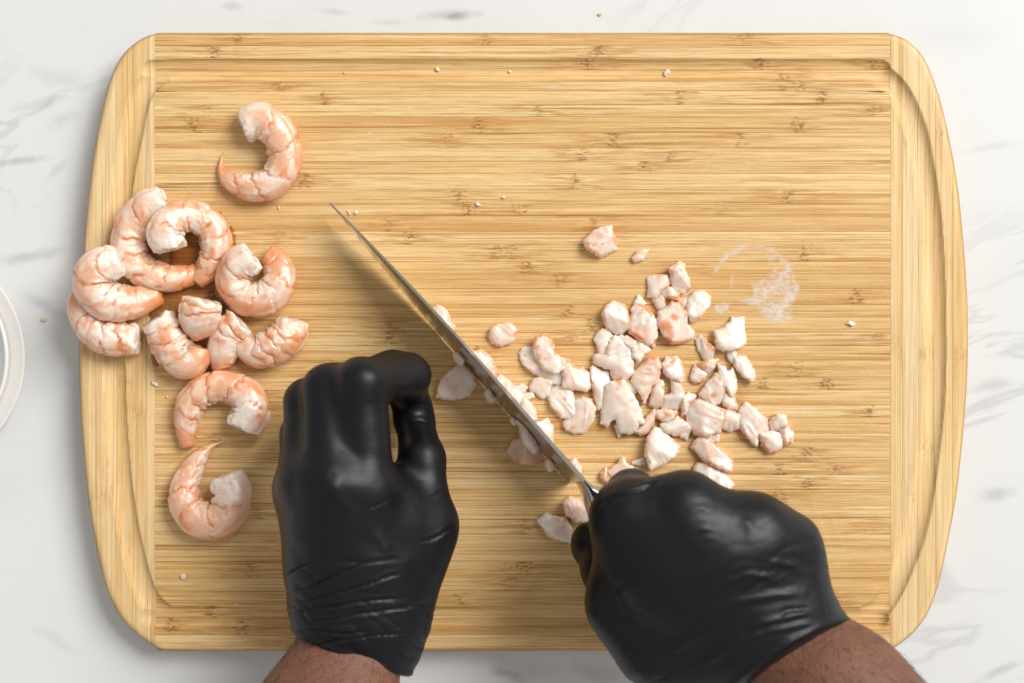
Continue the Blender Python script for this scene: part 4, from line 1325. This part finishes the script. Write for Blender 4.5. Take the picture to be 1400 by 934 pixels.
# ------------------------------------------------------------------ crumbs
CR = [(598, 96, 4.2, 0, 'pale crumb in the top groove left of its middle'), (911, 100, 5.2, 0, 'round pale crumb in the top groove at the right'), (60, 437, 4.5, 1, 'yellowish crumb on the marble left of the shrimp pile'),
      (212, 525, 4.2, 0, 'pale crumb on the left seam of the board below the pile'), (249, 787, 5.0, 0, 'pale crumb at the lower left of the bamboo field'), (323, 827, 2.6, 0, 'tiny crumb on the lower groove edge at the left'),
      (477, 290, 3.6, 0, 'left one of two white crumbs beside the knife tip'), (487, 290, 4.0, 0, 'right one of two white crumbs beside the knife tip'), (653, 279, 3.6, 0, 'white crumb above the middle of the blade'),
      (687, 270, 2.8, 0, 'smaller white crumb right of the one above the blade'), (471, 99, 2.4, 0, 'tiny crumb in the top groove above the lone shrimp'), (969, 343, 2.2, 2, 'dark red speck at the left end of the dried smear'),
      (1164, 442, 4.6, 0, 'white splinter shaped crumb near the right seam of the board'), (820, 20, 2.6, 1, 'tiny yellow crumb on the marble above the board'), (697, 98, 2.4, 0, 'tiny crumb at the middle of the top groove'),
      (381, 283, 2.4, 0, 'tiny crumb just below the lone shrimp'), (229, 543, 2.2, 0, 'tiny white crumb left of the arch shaped shrimp')]
M_CW = mat_simple('white_crumb', (0.86, 0.74, 0.60), 0.5, 0.2, 900)
M_CR = mat_simple('red_speck', (0.25, 0.04, 0.02), 0.5, 0.2, 900)
CROPS['C'] = (0, 0, 1.0)
for i, (x, y, r, kind, lab) in enumerate(CR):
    rr = random.Random(i + 40)
    gz = float(board_z(np.array([x + 0.0]), np.array([y + 0.0]))[0]) if kind != 1 else -TOP
    el, ro, na = rr.uniform(0.6, 1.5), rr.uniform(0, 3), 9
    pts = []
    for q in range(na):
        aa = 2 * math.pi * q / na
        rq = r * rr.uniform(0.55, 1.15)
        ex, ey = math.cos(aa) * rq * el, math.sin(aa) * rq / el
        pts.append((x + ex * math.cos(ro) - ey * math.sin(ro), y + ex * math.sin(ro) + ey * math.cos(ro)))
    o = piece('C', pts, 0.35 * r * 0.75 + 0.3, gz * 1000, [], lab, 0.1, seed=700 + i, name='crumb', grp='crumbs scattered on the board and marble', fine=0.00022)
    o['category'] = 'crumb'
    if kind:
        o.data.materials[0] = [None, M_CRUMB, M_CR][kind]


# ------------------------------------------------------------------ wet and dried residue
def film(name, polys, mat, label, hgt, seed):
    """thin liquid films: domed sheets with ragged outlines, joined"""
    V, F, A = [], [], []
    for poly, hh in polys:
        w = np.array([((x - 700) * S, (467 - y) * S) for x, y in poly])
        lo, hi = w.min(0) - 0.001, w.max(0) + 0.001
        h = max(0.0005, max(hi - lo) / 90)
        nx, ny = np.ceil((hi - lo) / h).astype(int) + 1
        X, Y = np.meshgrid(lo[0] + np.arange(nx) * h, lo[1] + np.arange(ny) * h, indexing='ij')
        d, ins = poly_dist(X, Y, w)
        d = np.where(ins, d, -d) + 0.0009 * fbm(np.stack([X, Y, X * 0], -1) * 300, seed, 3)
        z = hh * np.sqrt(np.clip(d / 0.0025, 0, 1))
        ok = d > 0
        pz = np.minimum(board_z(700 + X / S, 467 - Y / S), 0)
        ids_ = -np.ones(X.shape, int)
        cell = ok[:-1, :-1] | ok[1:, :-1] | ok[:-1, 1:] | ok[1:, 1:]
        cell &= (z[:-1, :-1] + z[1:, :-1] + z[:-1, 1:] + z[1:, 1:]) > 0
        use = np.zeros(X.shape, bool)
        for a, b in ((0, 0), (1, 0), (0, 1), (1, 1)):
            use[a:nx - 1 + a, b:ny - 1 + b] |= cell
        ids_[use] = np.arange(use.sum()) + len(V)
        V.extend(np.stack([X[use], Y[use], TOP + pz[use] + z[use] + 0.00012], -1).tolist())
        fade = np.clip(d[use] / min(0.0022, 0.12 * max(hi - lo)), 0, 1)
        A.extend((fade * fade * (3 - 2 * fade)).tolist())
        for i, j in np.argwhere(cell):
            F.append((int(ids_[i, j]), int(ids_[i + 1, j]), int(ids_[i + 1, j + 1]), int(ids_[i, j + 1])))
    A = np.array(A)
    o = new_obj(name, mesh_from(name, V, F, mat, True, np.stack([A, A, A], -1)))
    o['kind'] = 'stuff'
    o['label'] = label
    return o


def blob(x, y, rx, ry, n=12, seed=0, rot=0.0):
    r = random.Random(seed)
    out = []
    for i in range(n):
        a = 2 * math.pi * i / n
        q = r.uniform(0.7, 1.25)
        ex, ey = math.cos(a) * rx * q, math.sin(a) * ry * q
        out.append((x + ex * math.cos(rot) - ey * math.sin(rot), y + ex * math.sin(rot) + ey * math.cos(rot)))
    return out


film('shrimp_juice', [([(196, 300), (300, 290), (322, 322), (318, 350), (290, 400), (330, 440), (310, 500), (240, 500), (205, 430), (205, 380)], 0.0005), (blob(256, 352, 26, 26, 14, 2), 0.0006),
                      (blob(215, 470, 14, 30, 12, 3), 0.0004)],
     M_JUICE, 'thin wet juice pooled under the shrimp pile', 0.0005, 5)
rs = random.Random(12)
polys = []
ring = [(1030 + (60 + rs.uniform(-2, 3)) * math.cos(a), 388 + (56 + rs.uniform(-2, 3)) * math.sin(a)) for a in np.linspace(-2.9, 1.3, 34)]
ring += [(1030 + (50 + rs.uniform(-5, 2)) * math.cos(a), 388 + (46 + rs.uniform(-5, 2)) * math.sin(a)) for a in np.linspace(1.3, -2.9, 34)]
polys.append((ring, 0.00003))
polys.append((blob(1062, 402, 33, 42, 22, 41), 0.00003))
polys.append((blob(1032, 414, 26, 9, 12, 42, 0.25), 0.00003))
polys.append((blob(988, 420, 14, 11, 12, 43), 0.00003))
polys.append((blob(1052, 350, 13, 7, 10, 44, 0.6), 0.00003))
polys.append((blob(1000, 385, 4, 16, 10, 45, 0.1), 0.00003))
for i in range(22):
    x, y = rs.gauss(1097, 10), rs.gauss(567, 8)
    polys.append((blob(x, y, rs.uniform(.8, 3.0), rs.uniform(.6, 1.6), 8, 600 + i, rs.uniform(0, 3)), 0.00003))
for i in range(10):
    polys.append((blob(rs.gauss(490, 12), rs.gauss(190, 5), rs.uniform(2, 7), rs.uniform(.6, 1.6), 8, 700 + i, -0.35), 0.00003))
for i in range(8):
    polys.append((blob(rs.gauss(745, 12), rs.gauss(120, 4), rs.uniform(2, 6), rs.uniform(.6, 1.4), 8, 800 + i, 0.2), 0.00003))
film('dried_residue', polys, M_SMEAR, 'whitish dried smears and droplets on the right of the board', 0.0002, 9)
